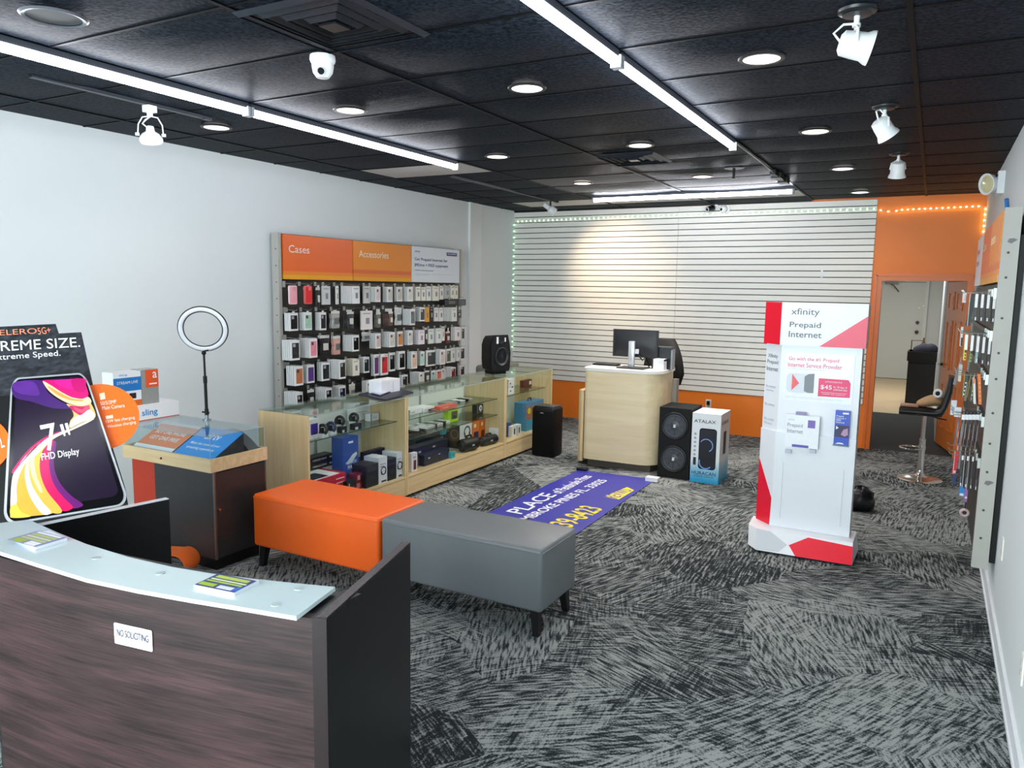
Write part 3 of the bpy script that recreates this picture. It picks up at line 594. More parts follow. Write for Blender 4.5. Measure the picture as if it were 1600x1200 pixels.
# ================================================================== SHOWCASES
def showcase(y0, y1, label, shelves, skip_right_glass=False):
    x0, x1, h = -4.49, -3.98, .915
    t = thing('showcase', label, 'display case', ((x0+x1)/2, (y0+y1)/2, 0), group='maple and glass showcases along the left wall')
    for k, (ya_, lbn) in enumerate(((y0, 'near'), (y1-.018, 'far'))):
        MB().box(x0, x1, ya_, ya_+.018, .03, h).build('side_panel', MAPLE, t)
    MB().box(x0+.01, x1-.025, y0+.018, y1-.018, .03, .185).build('base', MAPLEH, t)
    MB().box(x1-.02, x1-.004, y0+.018, y1-.018, .03, .182).build('kick_board', MAPLEH, t)
    MB().box(x0, x1-.002, y0+.018, y1-.018, .187, .205).build('deck', MAPLEH, t)
    MB().box(x0+.004, x0+.010, y0+.018, y1-.018, .205, h-.03).build('back_panel', mat('dfe3df', .35, noise=.02), t)
    MB().box(x0, x0+.02, y0+.018, y1-.018, h-.03, h-.008).box(x0, x0+.02, (y0+y1)/2-.012, (y0+y1)/2+.012, .205, h-.03).build('back_rail', mat('b9bdbb', .35, .6), t)
    MB().box(x0, x1, y0+.002, y1-.002, h, h+.007).build('glass_top', GREENGLASS, t)
    MB().box(x1-.010, x1-.004, y0+.019, y1-.019, .206, h-.001).build('glass_front', glass('fbfdfc', .45), t)
    MB().box(x1-.012, x1-.002, y0+.018, y1-.018, h-.010, h-.001).build('glass_edge_rail', mat('b7c4c0', .3, .3), t)
    for z in shelves:
        MB().box(x0+.03, x1-.09, y0+.02, y1-.02, z-.007, z).build('shelf', GREENGLASS, t)
        MB().box(x1-.091, x1-.089, y0+.02, y1-.02, z-.007, z).build('shelf_edge', mat('3f5a52', .2), t)
    for yy in (y0+.10, y1-.10):
        [MB().cyl((xx, yy, 0), (xx, yy, .03), .018).build('foot', DARK, t) for xx in (x0+.1, x1-.1)]
    return t
SH1 = fx(540, 677, -4.07).z; SH2a = fx(700, 669, -4.07).z; SH2b = fx(700, 641, -4.07).z; SH3 = fx(830, 610, -4.07).z
showcase(4.118, 5.325, 'near maple and glass showcase beside the orange bench', [SH1])
showcase(5.333, 7.098, 'middle and longest maple and glass showcase with two glass shelves', [SH2a, SH2b])
showcase(7.106, 8.25, 'far maple and glass showcase next to the black column speaker', [SH3])
# ================================================================== PEDESTAL TABLE with glass case
px0, px1, py0, py1 = -4.84, -3.955, 3.225, 3.70
t = thing('display_pedestal', 'dark grey display pedestal with maple rim and clear case', 'pedestal', ((px0+px1)/2, (py0+py1)/2, 0))
SIL = mat('3b3a3b', .35, .4, noise=.2, scale=40)
cl, ct = -4.55, .675
MB().box(cl, px1-.02, py0+.03, py1-.01, .09, ct).build('cabinet', SIL, t)
MB().box(px1-.02, px1-.008, py0+.045, py1-.02, .10, ct-.01).build('door', SIL, t)
k = t.children[-1]
p = fx(342, 796, px1-.006); MB().cyl(p, p+Vector((.012, 0, 0)), .009).build('lock', CHROME, k)
for (a, b_) in ((py0+.03, py0+.042), (py1-.022, py1-.01)): MB().box(px1-.022, px1-.006, a, b_, .09, ct).build('corner_trim', mat('7a7672', .3, .8), t)
MB().box(cl+.03, px1-.06, py0+.07, py1-.04, .0, .09).build('plinth', BLACK, t)
MB().box(px0+.01, cl, py0+.06, py0+.09, .0, ct).build('side_leg_panel', mat('b8320f', .5, noise=.05), t, label='orange panel under the left part')  # orange darkened in the colour for the shade under the rim
m = MB().box(px0, px1, py0, py0+.02, ct, .762).box(px0, px1, py1-.02, py1, ct, .762).box(px0, px0+.02, py0+.02, py1-.02, ct, .762).box(px1-.02, px1, py0+.02, py1-.02, ct, .762).build('maple_rim', MAPLEX, t)
p = fy(252, 716, py0); MB().cyl(p, p+Vector((0, -.006, 0)), .007).build('rim_lock', mat('4a3a22', .3, .8), t)
MB().box(px0+.02, px1-.02, py0+.02, py1-.02, ct, ct+.02).build('tray', mat('15151a', .5), t)
zc = .905; gx0, gx1, gy0, gy1 = px0+.012, px1-.012, py0+.012, py1-.012
MB().box(gx0, gx1, gy0, gy1, zc-.005, zc).build('case_top', glass('f1f8fa', .9), t)
MB().box(gx0, gx1, gy0, gy0+.004, .762, zc-.006).box(gx1-.004, gx1, gy0+.005, gy1, .762, zc-.006).box(gx0, gx0+.004, gy0+.005, gy1, .762, zc-.006).box(gx0+.005, gx1-.005, gy1-.004, gy1, .762, zc-.006).build('case_walls', glass('f4fafb', .6), t)
e = MB()
for a, b_ in (((gx1, gy0, zc), (gx1, gy1, zc)), ((gx0, gy0, zc), (gx1, gy0, zc)), ((gx1, gy0, .762), (gx1, gy0, zc)), ((gx1, gy1, .762), (gx1, gy1, zc))): e.tube([a, b_], .0018, 5)
e.build('case_edges', mat('9fb0b2', .2), t)
# two sloped cards inside
def slope_card(x0, x1, label, face, band, words, dark=False):
    ya_, yb2 = py0+.045, py0+.30; za, zb = ct+.075, zc-.02
    s = thing('sloped_card', label, 'sign', ((x0+x1)/2, ya_, ct+.02)); u = Vector((1, 0, 0)); v = Vector((0, yb2-ya_, zb-za)); H = v.length
    f = Face((x0, ya_, za), u, v); w = x1-x0
    f.rect(0, 0, w, H, mat(face, .35), s, 'card', 0, .003)
    if band: f.rect(0, 0, w, .035, PAPER, s, 'white_band', .0032); f.rect(0, H-.03, w, H, PAPER, s, 'white_band', .0032)
    for wd, x, y, ww, hh, bd in words: f.txt(wd, x*w, y*H, ww*w, hh*H, mat('fdfdfd', .5), s, bd, .0045)
    for xx in (x0, x1-.004): MB().prism([(xx, ya_, ct+.02), (xx, yb2, ct+.02), (xx, yb2, zb-.001), (xx, ya_, za-.001)], (.004, 0, 0)).build('stand_side', mat('2c2d31', .4), s)
slope_card(-4.79, -4.385, 'sloped orange BUY ONE PHONE card under the left of the clear case', 'f08c5e', True, [('BUY ONE PHONE', .12, .55, .76, .13, .01), ('GET ONE FREE', .14, .33, .72, .13, .01)])
slope_card(-4.37, -3.985, 'sloped bright blue streaming card under the right of the clear case', '1c93e6', False, [('airtv', .30, .60, .36, .22, .03), ('Make the most of your', .12, .36, .74, .11, .005), ('streaming experience', .14, .20, .68, .11, .005)])
s = thing('display_stand', 'dark curved stand behind the blue card in the clear case', 'stand', (-4.10, 3.6, ct+.02))
MB().prism([(-4.22, 3.56, ct+.02), (-4.22, 3.56, zc-.03)]+[(-4.22+.26*i/8, 3.56, zc-.03-.13*(i/8)**1.8) for i in range(1, 9)]+[(-3.96-.02, 3.56, ct+.02)], (0, .09, 0)).build('stand_body', mat('4a4544', .4), s)
# ---- boxes on the case
Q = [fz(x, y, zc+.001) for x, y in ((150, 665), (280, 649))]
xq = (Q[1].x+fz(217, 658, zc).x)/2
ysa, ysb = 3.27, fx(280, 649, xq).y; zt = fx(217, 634, xq).z
s = thing('white_box', 'flat white box with blue lettering on the clear pedestal case', 'box', (xq-.1, (ysa+ysb)/2, zc))
MB().box(xq-.24, xq, ysa, ysb, zc, zt).build('carton', PAPER, s)
f = Face((xq, ysa, zc), (0, 1, 0), VERT); a = fx(222, 652, xq); b_ = fx(246, 640, xq)
f.txt('sling', a.y-ysa, a.z-zc-.006, b_.y-a.y, b_.z-a.z+.02, mat('1b8fd2', .5), s, .03)
f.rect(0, 0, ysb-ysa, .006, mat('c4472e', .5), s, 'red_stripe')
zb = zt
pA, pB = fx(179, 640, xq-.02), fx(222, 636, xq-.02); tp = fx(222, 579, xq-.02).z
s = thing('carton', 'white and blue carton with an orange foot, on the flat white box', 'box', (xq-.08, (pA.y+pB.y)/2, zb))
MB().box(xq-.14, xq-.02, pA.y, pB.y, zb, tp).build('carton_body', PAPER, s)
f = Face((xq-.02, pA.y, zb), (0, 1, 0), VERT); w = pB.y-pA.y; H = tp-zb
f.rect(0, .45*H, w, .84*H, mat('1479c4', .5), s, 'blue_panel'); f.rect(0, .0, w, .17*H, mat('e06a1c', .5), s, 'orange_panel'); f.rect(.55*w, .22*H, .8*w, .38*H, DARK, s, 'black_picture'); f.txt('STREAM LIVE', .12*w, .66*H, .76*w, .08*H, PAPER, s, .0, .0016); f.txt('sling', .2*w, .88*H, .3*w, .07*H, mat('1b8fd2', .5), s, 0, .0016)
pC = fx(249, 633, xq-.02); tq = fx(235, 577, xq-.02).z
s = thing('carton', 'silver carton with an orange top half, on the flat white box', 'box', (xq-.08, (pB.y+pC.y)/2, zb))
MB().box(xq-.14, xq-.02, pB.y+.003, pC.y, zb, tq).build('carton_body', mat('a9aba8', .3, .3), s)
f = Face((xq-.02, pB.y+.003, zb), (0, 1, 0), VERT); w = pC.y-pB.y-.003; H = tq-zb
f.rect(.25*w, .48*H, w, .99*H, mat('ef5a1e', .5), s, 'orange_panel'); f.txt('a', .66*w, .74*H, .26*w, .18*H, PAPER, s, .02, .0016); f.rect(.45*w, .56*H, .9*w, .60*H, PAPER, s, 'printed_line', .0014)
# ---- ring light
rc = Vector((-4.52, 3.663, 1.552)); na = Vector((.62, -.72, -.30)).normalized()
t = thing('ring_light', 'white ring light on a thin black stand on the clear case', 'lamp', (-4.50, 3.655, zc))
MB().torus(rc, .150, .0145, na, 56, 10, sq=.5).build('ring_diffuser', mat('eef1f8', .3), t)
MB().torus(rc-na*.008, .160, .012, na, 56, 8, sq=.5).build('ring_housing', mat('1d1f24', .4), t)
MB().torus(rc-na*.004, .131, .004, na, 56, 6).build('inner_rim', mat('2a2c32', .4), t)
hb = Vector((-4.515, 3.66, 1.385))
MB().tube([rc-Vector((0, 0, .166))+na*(-.012), hb], .010).ball(hb, .016, .016, .016).tube([hb+Vector((.0, 0, .012)), hb+Vector((.035, .01, .02))], .006).build('tilt_head', BLACK, t)
MB().tube([hb, (-4.505, 3.657, 1.05)], .0075).build('upper_tube', BLACK, t); MB().tube([(-4.507, 3.657, 1.20), (-4.503, 3.656, .96)], .011).tube([(-4.509, 3.658, 1.22), (-4.508, 3.658, 1.17)], .014).build('sleeve', BLACK, t)
MB().tube([(-4.503, 3.656, .985), (-4.50, 3.655, .94)], .014).tube([(-4.52, 3.63, .965), (-4.49, 3.67, .955)], .006).build('clamp', BLACK, t)
MB().cyl((-4.50, 3.655, zc), (-4.50, 3.655, .95), .012).cyl((-4.50, 3.655, zc), (-4.50, 3.655, zc+.006), .03).build('foot_tube', mat('9aa7b0', .25, .8), t)
MB().tube([rc-Vector((.02, -.02, .16)), hb+Vector((-.03, .03, -.02)), (-4.53, 3.67, 1.24), (-4.507, 3.657, 1.18)], .0025, 6).build('cable', BLACK, t)
# orange roll on the floor behind the desk
c = fz(268, 866, .0)
t = thing('orange_sheet', 'orange sheet curled open on the carpet beside the dark pedestal', 'sheet', c)
B = Vector((-4.115, 3.215, 0)); ax = Vector((-.35, .94, 0)).normalized(); pr = Vector((.94, .35, 0))
pts = []
for i in range(15):
    k = i/14*math.pi*1.12; pts.append(Vector((B.x-.055, B.y-.02, .080))+pr*(.078*math.sin(k))+VERT*(-.078*math.cos(k)))
prof = [Vector((B.x-.055, B.y-.02, .002))-pr*.45]+pts+[pts[-1]-pr*.40-VERT*.01]
n_ = len(prof); th = [p*1 for p in prof]; inner = [Vector((B.x-.055, B.y-.02, .004))-pr*.45]+[Vector((B.x-.055, B.y-.02, .080))+(p-Vector((B.x-.055, B.y-.02, .080)))*.95 for p in pts]+[pts[-1]-pr*.40-VERT*.013]
ring = prof+inner[::-1]
MB().prism([p-ax*.16 for p in ring], ax*.18).build('curled_sheet', mat('f0702a', .45), t, angle=50)
# ================================================================== PHONE STANDEE
PB = Vector((-3.316, 2.165, .821)); an, lean = -.55, .40
n0 = Vector((math.cos(an), math.sin(an), 0)); nb = (n0*math.cos(lean)+VERT*math.sin(lean)).normalized()
ub = Vector((-math.sin(an), math.cos(an), 0)); vb = nb.cross(ub)
def pl(x, y, d=0.0): return fp(x, y, PB+nb*d, nb)
t = thing('phone_standee', 'black cardboard phone standee with a giant phone and two orange discs', 'standee', (-3.75, 2.2, 0))
def plate(pix, d, th, m, name, parent=t, **k): return MB().prism([pl(x, y, d) for x, y in pix], -nb*th).build(name, m, parent, smooth=False, **k)
# the phone outline is an even quadrilateral on the leaning board
q0, q1, q2, q3 = [pl(x, y, 0) for x, y in ((5, 822), (203, 789), (133, 583), (18, 592))]
def ph(a, b_, d=0.0): return (q0*(1-a)+q1*a)*(1-b_)+(q3*(1-a)+q2*a)*b_+nb*d
def shape(P, d, th, m, name, parent): return MB().prism([ph(a, b_, d) for a, b_ in P], nb*th).build(name, m, parent, smooth=False)
BRUSH = wood('brushed_black_card', '101216', '2a2d33', '3d4149', 'Y', .35, 3.0, .2)
bk = MB().prism([pl(x, y, -.05) for x, y in ((-110, 850), (210, 840), (195, 760), (145, 600), (127, 519), (92, 521), (87, 506), (-70, 514))], -nb*.02).build('backing_board', BRUSH, t, smooth=False)
plate(((-60, 622), (-60, 820), (10, 820), (16, 618)), -.03, .01, BLACK, 'black_panel')
MB().prism([pl(x, y, -.074) for x, y in ((-110, 852), (215, 842), (205, 790), (-110, 800))], (-.001, 0, 0)).build('back_fold', BLACK, t)
f1, f2 = pl(-80, 845, -.07), pl(205, 838, -.07)
MB().prism([f1, f2, Vector((f2.x, f2.y, 0)), Vector((f1.x, f1.y, 0))], Vector((-.04, 0, 0))).build('pedestal_board', BLACK, t)
fb = Face(pl(0, 560, -.05), ub, vb)
def btxt(sx, pxl, pxr, base_l, base_r, top, m, bold=0, d=-.048, align='L'):
    O = pl(pxl, base_l, d); U = pl(pxr, base_r, d)-O; H = (pl(pxl, top, d)-O).length
    return text(t, sx, O, U, vb, U.length, H, m, bold, 'lettering', .002, align)
btxt('EXTREME SIZE.', -50, 125.5, 551.8, 542.2, 535.8, mat('fbfbfd', .5), .0)
btxt('Extreme Speed.', -12, 95, 566.3, 558.5, 554.5, mat('f4f4f6', .5), .0)
btxt('CELERO', -16, 58, 525.2, 521.2, 516.6, mat('ee8c66', .5), .0)
btxt('5G+', 60, 80, 523.2, 521, 512.5, mat('ee8c66', .5), .0)
# orange discs
def disc(cx, cy, rx, ry, d, name):
    return plate([(cx+rx*math.cos(2*math.pi*i/40), cy+ry*math.sin(2*math.pi*i/40)) for i in range(40)], d, .006, mat('fb6a0a', .45), name)
disc(158, 651, 60, 51, -.02, 'orange_disc'); disc(-40, 694, 56, 46, -.02, 'orange_disc')
def dtxt(sx, x0, x1, yb0, yb1, yt, bold=0): 
    O = pl(x0, yb0, -.019); U = pl(x1, yb1, -.019)-O; return text(t, sx, O, U, vb, U.length, (pl(x0, yt, -.019)-O).length, mat('ffe9dc', .5), bold, 'lettering', .001)
dtxt('50/5/2MP', 157, 182, 633.5, 630, 628); dtxt('Main Camera', 160, 195, 640.7, 636.2, 635); dtxt('15W fast charging', 166, 211, 662.5, 655.5, 656.5); dtxt('Wireless charging', 168, 213, 670.7, 662.7, 664.8)
plate([(155, 615), (163, 613), (165, 623), (157, 625)], -.0185, .0005, mat('ffd9c2', .5), 'camera_icon'); plate([(165, 650), (176, 648), (177, 653), (166, 655)], -.0185, .0005, mat('ffd9c2', .5), 'charging_icon')
dtxt('12', -2, 8, 702, 698, 682, .02)
# the phone
rr = rrect(0, 0, 1, 1, .10, 7); rr = [(a, .5+(b_-.5)*1.0) for a, b_ in rr]
frm = shape(rr, -.012, .024, mat('c9cbd0', .25, .5), 'phone_frame', t)
ins = lambda e, r: [(a, b_) for a, b_ in rrect(e, e*.6, 1-e, 1-e*.6, r, 7)]
shape(ins(.022, .09), .012, .002, mat('07070a', .15), 'bezel', t)
SCR = [(a, b_) for a, b_ in rrect(.06, .075, .945, .975, .07, 7)]
scr = shape(SCR, .0142, .001, mat('1a0b26', .2, noise=.3, scale=4), 'screen', t)
def art(P, col, lay, oy=480, smooth=True):
    """artwork patch; the outline is read off the picture of the screen and laid on the leaning board"""
    P = [(x/5, y/5+oy) for x, y in P]
    if smooth:
        Q = []; n = len(P)
        for i in range(n):
            p0, p1, p2, p3 = P[i-1], P[i], P[(i+1) % n], P[(i+2) % n]
            for k in range(5):
                s_ = k/5; Q.append(tuple(.5*(2*p1[j]+(p2[j]-p0[j])*s_+(2*p0[j]-5*p1[j]+4*p2[j]-p3[j])*s_**2+(3*p1[j]-p0[j]-3*p2[j]+p3[j])*s_**3) for j in (0, 1)))
        P = Q
    V = [pl(x, y, .0154+lay*.0004) for x, y in P]
    return MB().prism(V, nb*.0003).build('screen_art', mat(col, .2, noise=.12, scale=14), t, smooth=False)
art([(112, 588), (325, 574), (370, 660), (460, 730), (570, 785), (420, 790), (250, 740), (112, 700)], '43206a', 0)
art([(112, 588), (250, 580), (300, 640), (300, 690), (180, 680), (112, 650)], '5a2c86', 1)
art([(330, 574), (480, 566), (655, 558), (672, 610), (690, 690), (640, 712), (560, 700), (470, 655), (390, 610)], 'df1470', 2)
art([(420, 572), (560, 564), (600, 580), (600, 630), (540, 640), (470, 615)], 'f01e8e', 3)
art([(560, 566), (650, 562), (668, 640), (620, 668), (575, 640)], 'c2106a', 4)
art([(335, 578), (400, 612), (475, 660), (560, 703), (640, 716), (690, 702), (712, 745), (640, 770), (540, 752), (440, 700), (375, 645)], 'f4d8a4', 5)
art([(375, 615), (470, 668), (560, 712), (640, 722), (640, 735), (550, 728), (455, 690), (390, 640)], 'f09a52', 6)
art([(520, 756), (600, 768), (690, 752), (715, 760), (745, 858), (640, 900), (545, 945), (548, 890), (575, 850), (560, 800)], 'efb46a', 2)
art([(545, 770), (640, 775), (690, 770), (680, 830), (640, 850), (600, 830), (560, 800)], 'c9145e', 3)
art([(575, 780), (640, 800), (665, 775), (700, 770), (690, 850), (650, 890), (610, 860), (640, 830), (600, 815)], 'e84a6a', 4)
art([(600, 850), (640, 840), (700, 800), (742, 855), (640, 898), (550, 938), (556, 895)], 'f0e6d2', 5)
art([(560, 945), (640, 905), (735, 868), (700, 895), (560, 962), (450, 1010), (380, 1060), (300, 1140), (240, 1195), (200, 1195), (270, 1110), (360, 1030), (450, 985)], 'f3e0c0', 5)
art([(560, 950), (480, 985), (380, 1025), (290, 1095), (200, 1185), (150, 1240), (100, 1300), (100, 1270), (180, 1160), (270, 1070), (370, 1005), (470, 970)], 'c3125c', 4)
art([(440, 60), (420, 180), (432, 290), (480, 390), (560, 475), (650, 545), (560, 572), (450, 520), (370, 420), (325, 290), (330, 170), (390, 50)], '6a1a6e', 1, 680)
art([(420, 50), (385, 170), (390, 290), (430, 400), (500, 490), (570, 565), (480, 590), (380, 480), (310, 300), (325, 170), (385, 40)], 'e0125c', 2, 680)
art([(385, 50), (335, 120), (312, 200), (318, 310), (370, 440), (485, 590), (410, 606), (320, 520), (250, 400), (222, 260), (270, 130)], 'f2b04a', 3, 680)
art([(375, 50), (320, 90), (270, 170), (280, 300), (330, 430), (310, 440), (255, 330), (235, 230), (270, 120)], 'f6dfa2', 4, 680)
art([(330, 60), (250, 110), (170, 210), (98, 320), (80, 600), (100, 645), (245, 632), (420, 604), (330, 525), (250, 405), (222, 270), (265, 130)], 'f0a83e', 2, 680)
art([(320, 60), (240, 115), (160, 215), (98, 330), (84, 560), (130, 530), (130, 400), (160, 290), (225, 180)], 'e9ebe6', 4, 680)
art([(240, 150), (225, 260), (250, 390), (330, 520), (400, 600), (330, 615), (235, 480), (195, 330), (205, 220)], 'e6e2d2', 4, 680)
art([(84, 560), (130, 540), (170, 600), (240, 634), (110, 646), (80, 620)], 'f4c64a', 5, 680)
def ptxt(sx, x0, x1, yb0, yb1, yt, bold=0):
    O = pl(x0, yb0, .018); U = pl(x1, yb1, .018)-O; return text(t, sx, O, U, vb, U.length, (pl(x0, yt, .018)-O).length, mat('fbfbfd', .4), bold, 'lettering', .002)
ptxt('7', 72, 95, 706, 701, 664, .02); ptxt('"', 99, 111, 682, 679, 663, .02); ptxt('FHD Display', 66, 125, 723, 713, 709, .01)
# ================================================================== CASH COUNTER
ZT = 1.055; L_, R_ = Vector((-3.19, 7.375, 0)), Vector((-2.37, 7.405, 0)); uu = (R_-L_).normalized(); vv = Vector((-uu.y, uu.x, 0)); RW = (R_-L_).length
RM = Matrix(((uu.x, vv.x, 0, L_.x), (uu.y, vv.y, 0, L_.y), (0, 0, 1, 0), (0, 0, 0, 1)))
t = thing('cash_counter', 'rounded cream wood cash counter with white top carrying the monitor', 'counter', (L_.x+.4, L_.y+.25, 0))
def plan(off, dep, rl, rr_):
    P = []
    for i in range(9):
        a = math.pi+math.pi/2*i/8; P.append((rl-off+(rl)*math.cos(a), rl-off+(rl)*math.sin(a)))
    for i in range(13):
        a = -math.pi/2+math.pi/2*i/12; P.append((RW-rr_+off+rr_*math.cos(a), rr_-off+rr_*math.sin(a)))
    return P
out = plan(0, .5, .06, .20)+[(RW, .52), (0, .52)]
CREAM = wood('cream_laminate', 'd9c69c', 'dfcda6', 'e5d5b1', 'X', .4, .8, .6)
MB(RM).prism([(x, y, .075) for x, y in out], (0, 0, ZT-.03-.075)).build('counter_body', CREAM, t, angle=30)
top = plan(.012, .5, .06, .20)+[(RW+.012, .54), (-.012, .54)]
MB(RM).prism([(x, y, ZT-.03) for x, y in top], (0, 0, .03)).build('counter_top', mat('e9e7e2', .3, noise=.01), t, angle=30)
toe = [(.05, .05), (RW-.08, .05), (RW-.04, .2), (RW-.04, .5), (.05, .5)]
MB(RM).prism([(x, y, 0) for x, y in toe], (0, 0, .075)).build('toe_kick', mat('4a4038', .5), t)
MB(RM).prism([(-.085, .10, .03), (-.045, .06, .03), (-.015, .06, .03), (-.015, .50, .03), (-.085, .50, .03)], (0, 0, .77)).build('side_wing', MAPLE, t)
MB(RM).box(RW+.002, RW+.05, .48, .58, 0, ZT-.12).build('grey_side_panel', mat('8c857c', .5), t)
# monitor
yM = 7.66
a0, a1 = fy(958.5, 515, yM), fy(1029, 515.5, yM); zb_ = fy(958, 556, yM).z; zt_ = (a0.z+a1.z)/2
t = thing('monitor', 'black computer monitor seen from behind on the cash counter', 'monitor', (-2.75, 7.7, ZT))
sh = mat('101217', .4); xm0, xm1 = a0.x, a1.x
MB().box(xm0, xm1, yM, yM+.02, zb_, zt_).build('bezel_shell', sh, t)
MB().loft([(xm0+.02, yM, zb_+.015), (xm1-.02, yM, zb_+.015), (xm1-.02, yM, zt_-.015), (xm0+.02, yM, zt_-.015)], [(xm0+.10, yM-.03, zb_+.06), (xm1-.11, yM-.03, zb_+.06), (xm1-.11, yM-.03, zt_-.07), (xm0+.10, yM-.03, zt_-.07)]).build('rear_cover', mat('171920', .45), t)
MB().box(xm0+.01, xm1-.01, yM+.02, yM+.022, zb_+.01, zt_-.01).build('screen', mat('0b0c10', .1), t)
pc = fy(987, 545, yM-.06).x
MB().rbox(pc-.032, pc+.032, yM-.075, yM-.035, ZT+.012, fy(987, 533, yM-.06).z, .006).build('stand_column', mat('c8cbd2', .3, .5), t)
MB().rbox(pc-.13, pc+.17, yM-.16, yM+.08, ZT, ZT+.012, .004).build('stand_base', mat('15161a', .35), t)
MB().tube([fy(998, 550, yM-.02), fy(1000, 558, yM-.03), fy(1004, 563, yM-.05), (pc+.14, yM-.02, ZT+.12), (pc+.16, yM+.05, ZT+.02)], .009).build('cable', BLACK, t)
MB().cbox(fy(996, 549, yM-.02), .04, .03, .05).build('plug', mat('d8dade', .4), t)
# black computer box and white box
t = thing('computer_box', 'black upright computer box right of the monitor', 'computer', (-2.44, 7.72, ZT))
a0, a1 = fy(1019, 541, 7.70), fy(1049, 542, 7.70)
MB().box(a0.x, a1.x, 7.70, 7.80, ZT, a0.z).build('case', mat('16191f', .35), t); MB().box(a0.x, a1.x, 7.698, 7.7, a0.z-.008, a0.z).build('top_edge', mat('5a5f66', .3, .5), t)
MB().box(a1.x, a1.x+.014, 7.70, 7.80, ZT, a0.z-.03).build('side_frame', mat('8f9499', .3, .6), t)
a0, a1 = fy(1021, 561, 7.56), fy(1037.5, 561, 7.56)
t = thing('white_box', 'small white box at the rounded right corner of the cash counter', 'box', ((a0.x+a1.x)/2, 7.6, ZT))
MB().box(a0.x, a1.x, 7.56, 7.66, ZT, a0.z).build('carton', mat('e3e5ea', .45), t); MB().box(a0.x, a1.x, 7.559, 7.661, a0.z-.02, a0.z+.001).build('lid', mat('eceef2', .45), t)
# keyboard
a0 = fz(924, 570.5, ZT); a1 = fz(964, 572.5, ZT)
t = thing('keyboard', 'thin black keyboard lying left of the monitor', 'keyboard', ((a0.x+a1.x)/2, a0.y, ZT))
MB().rbox(a0.x, a1.x, 7.66, 7.79, ZT, ZT+.016, .003).build('keyboard_body', BLACK, t); MB().box(a0.x+.01, a1.x-.01, 7.67, 7.78, ZT+.016, ZT+.02).build('keys', mat('26282d', .5), t, kind='stuff')
# chair
t = thing('office_chair', 'black office chair half hidden behind the cash counter', 'chair', (-2.52, 8.45, 0))
bx, by = fy(1037, 560, 8.45).x, 8.45
R = []
for i in range(13):
    z = .80+.52*i/12; wd = .245*(1-((i/12)**3)*.55)*(.8+.2*min(1, i/3)); dp = .05
    R.append([(bx+wd*math.cos(k), by+.05*(i/12-.5)**2*4+dp*math.sin(k), z) for k in [2*math.pi*j/20 for j in range(20)]])
MB().rings(R).build('backrest', mat('0d0d10', .6), t); MB().rbox(bx-.25, bx+.25, by-.48, by-.02, .44, .53, .03, 3).build('seat', mat('0d0d10', .6), t)
MB().tube([(bx, by-.05, .47), (bx, by+.03, .55), (bx, by+.03, .85)], .025).build('back_bracket', BLACK, t); MB().cyl((bx, by-.25, .08), (bx, by-.25, .44), .028).build('column', CHROME, t)
for k in range(5):
    a = 2*math.pi*k/5+.3; e_ = (bx+.28*math.cos(a), by-.25+.28*math.sin(a), .06)
    MB().tube([(bx, by-.25, .09), e_], .018, rr=[.024, .015]).build('base_leg', BLACK, t); MB().cyl((e_[0], e_[1]-.015, .028), (e_[0], e_[1]+.015, .028), .028).build('caster', BLACK, t)
# ================================================================== SPEAKERS AND BOX ON THE FLOOR
t = thing('column_speaker', 'plain black column speaker standing at the end of the showcases', 'speaker', (-3.70, 7.6, 0))
c0 = fz(833, 710, 0); c1 = fz(866, 715, 0); zt_ = fy(850, 636, 7.55).z
MB().rbox(c0.x, c1.x, 7.50, 7.75, 0.0, zt_, .025, 3).build('cabinet', mat('060608', .55, spec=.3), t)
MB().rbox(c0.x+.012, c1.x-.012, 7.492, 7.51, .03, zt_-.035, .006).build('front_grille', mat('060607', .8, spec=.2, noise=.5, scale=300), t)
f = Face((c0.x, 7.492, 0), (1, 0, 0), VERT); f.poly([(.10, zt_-.062), (.16, zt_-.062), (.13, zt_-.052)], mat('cfd2d6', .3, .6), t, 'badge')
MB().rbox(c0.x+.02, c1.x-.02, 7.52, 7.72, zt_-.004, zt_+.012, .005).build('top_panel', mat('20242c', .25), t)
# black speaker on the showcase
zc_ = .923
t = thing('party_speaker', 'black moulded speaker with one big cone on the showcase top', 'speaker', (-4.26, 7.25, zc_))
s0, s1 = fx(755, 570, -4.30), fx(796, 575, -4.12)
ang = math.radians(-38); C0 = Vector((-4.24, 7.33, zc_)); M = Matrix.Translation(C0) @ Matrix.Rotation(math.radians(62), 4, 'Z')
prof = [(-.155, .03), (-.14, .0), (.14, .0), (.155, .03), (.165, .20), (.15, .30), (.12, .405), (-.10, .405), (-.14, .36), (-.165, .30), (-.165, .12)]
M2 = M @ Matrix(((.82, 0, 0, 0), (0, .80, 0, 0), (0, 0, 1, .03), (0, 0, 0, 1)))
A = [(x, -.11, z) for x, z in prof]; B = [(x*.86, .15, .02+z*.9) for x, z in prof]
MB(M2).loft(A, B).build('cabinet', mat('0e0e12', .5), t)
MB(M2).prism([(x*.93, -.11, .015+z*.93) for x, z in prof], (0, -.02, 0)).build('front_baffle', mat('15161b', .4), t)
MB(M2).lathe([(.105, 0), (.108, .012), (.095, .016), (.085, .006), (.05, -.015), (.032, -.012), (.028, -.004), (.002, .004)], (0.01, -.13, .165), (0, -1, 0)).build('woofer', mat('23272c', .45), t)
MB(M2).lathe([(.045, 0), (.047, .012), (.036, .014), (.02, .004), (.002, .006)], (0.0, -.13, .345), (0, -1, 0)).build('tweeter', mat('1b1d22', .4), t)
MB(M2).box(-.075, -.05, -.142, -.13, .31, .385).box(.05, .066, -.142, -.13, .33, .375).build('white_trim', mat('e8eaec', .4), t)
MB(M).box(-.09, .09, -.07, .09, 0, .035).build('foot_block', BLACK, t)
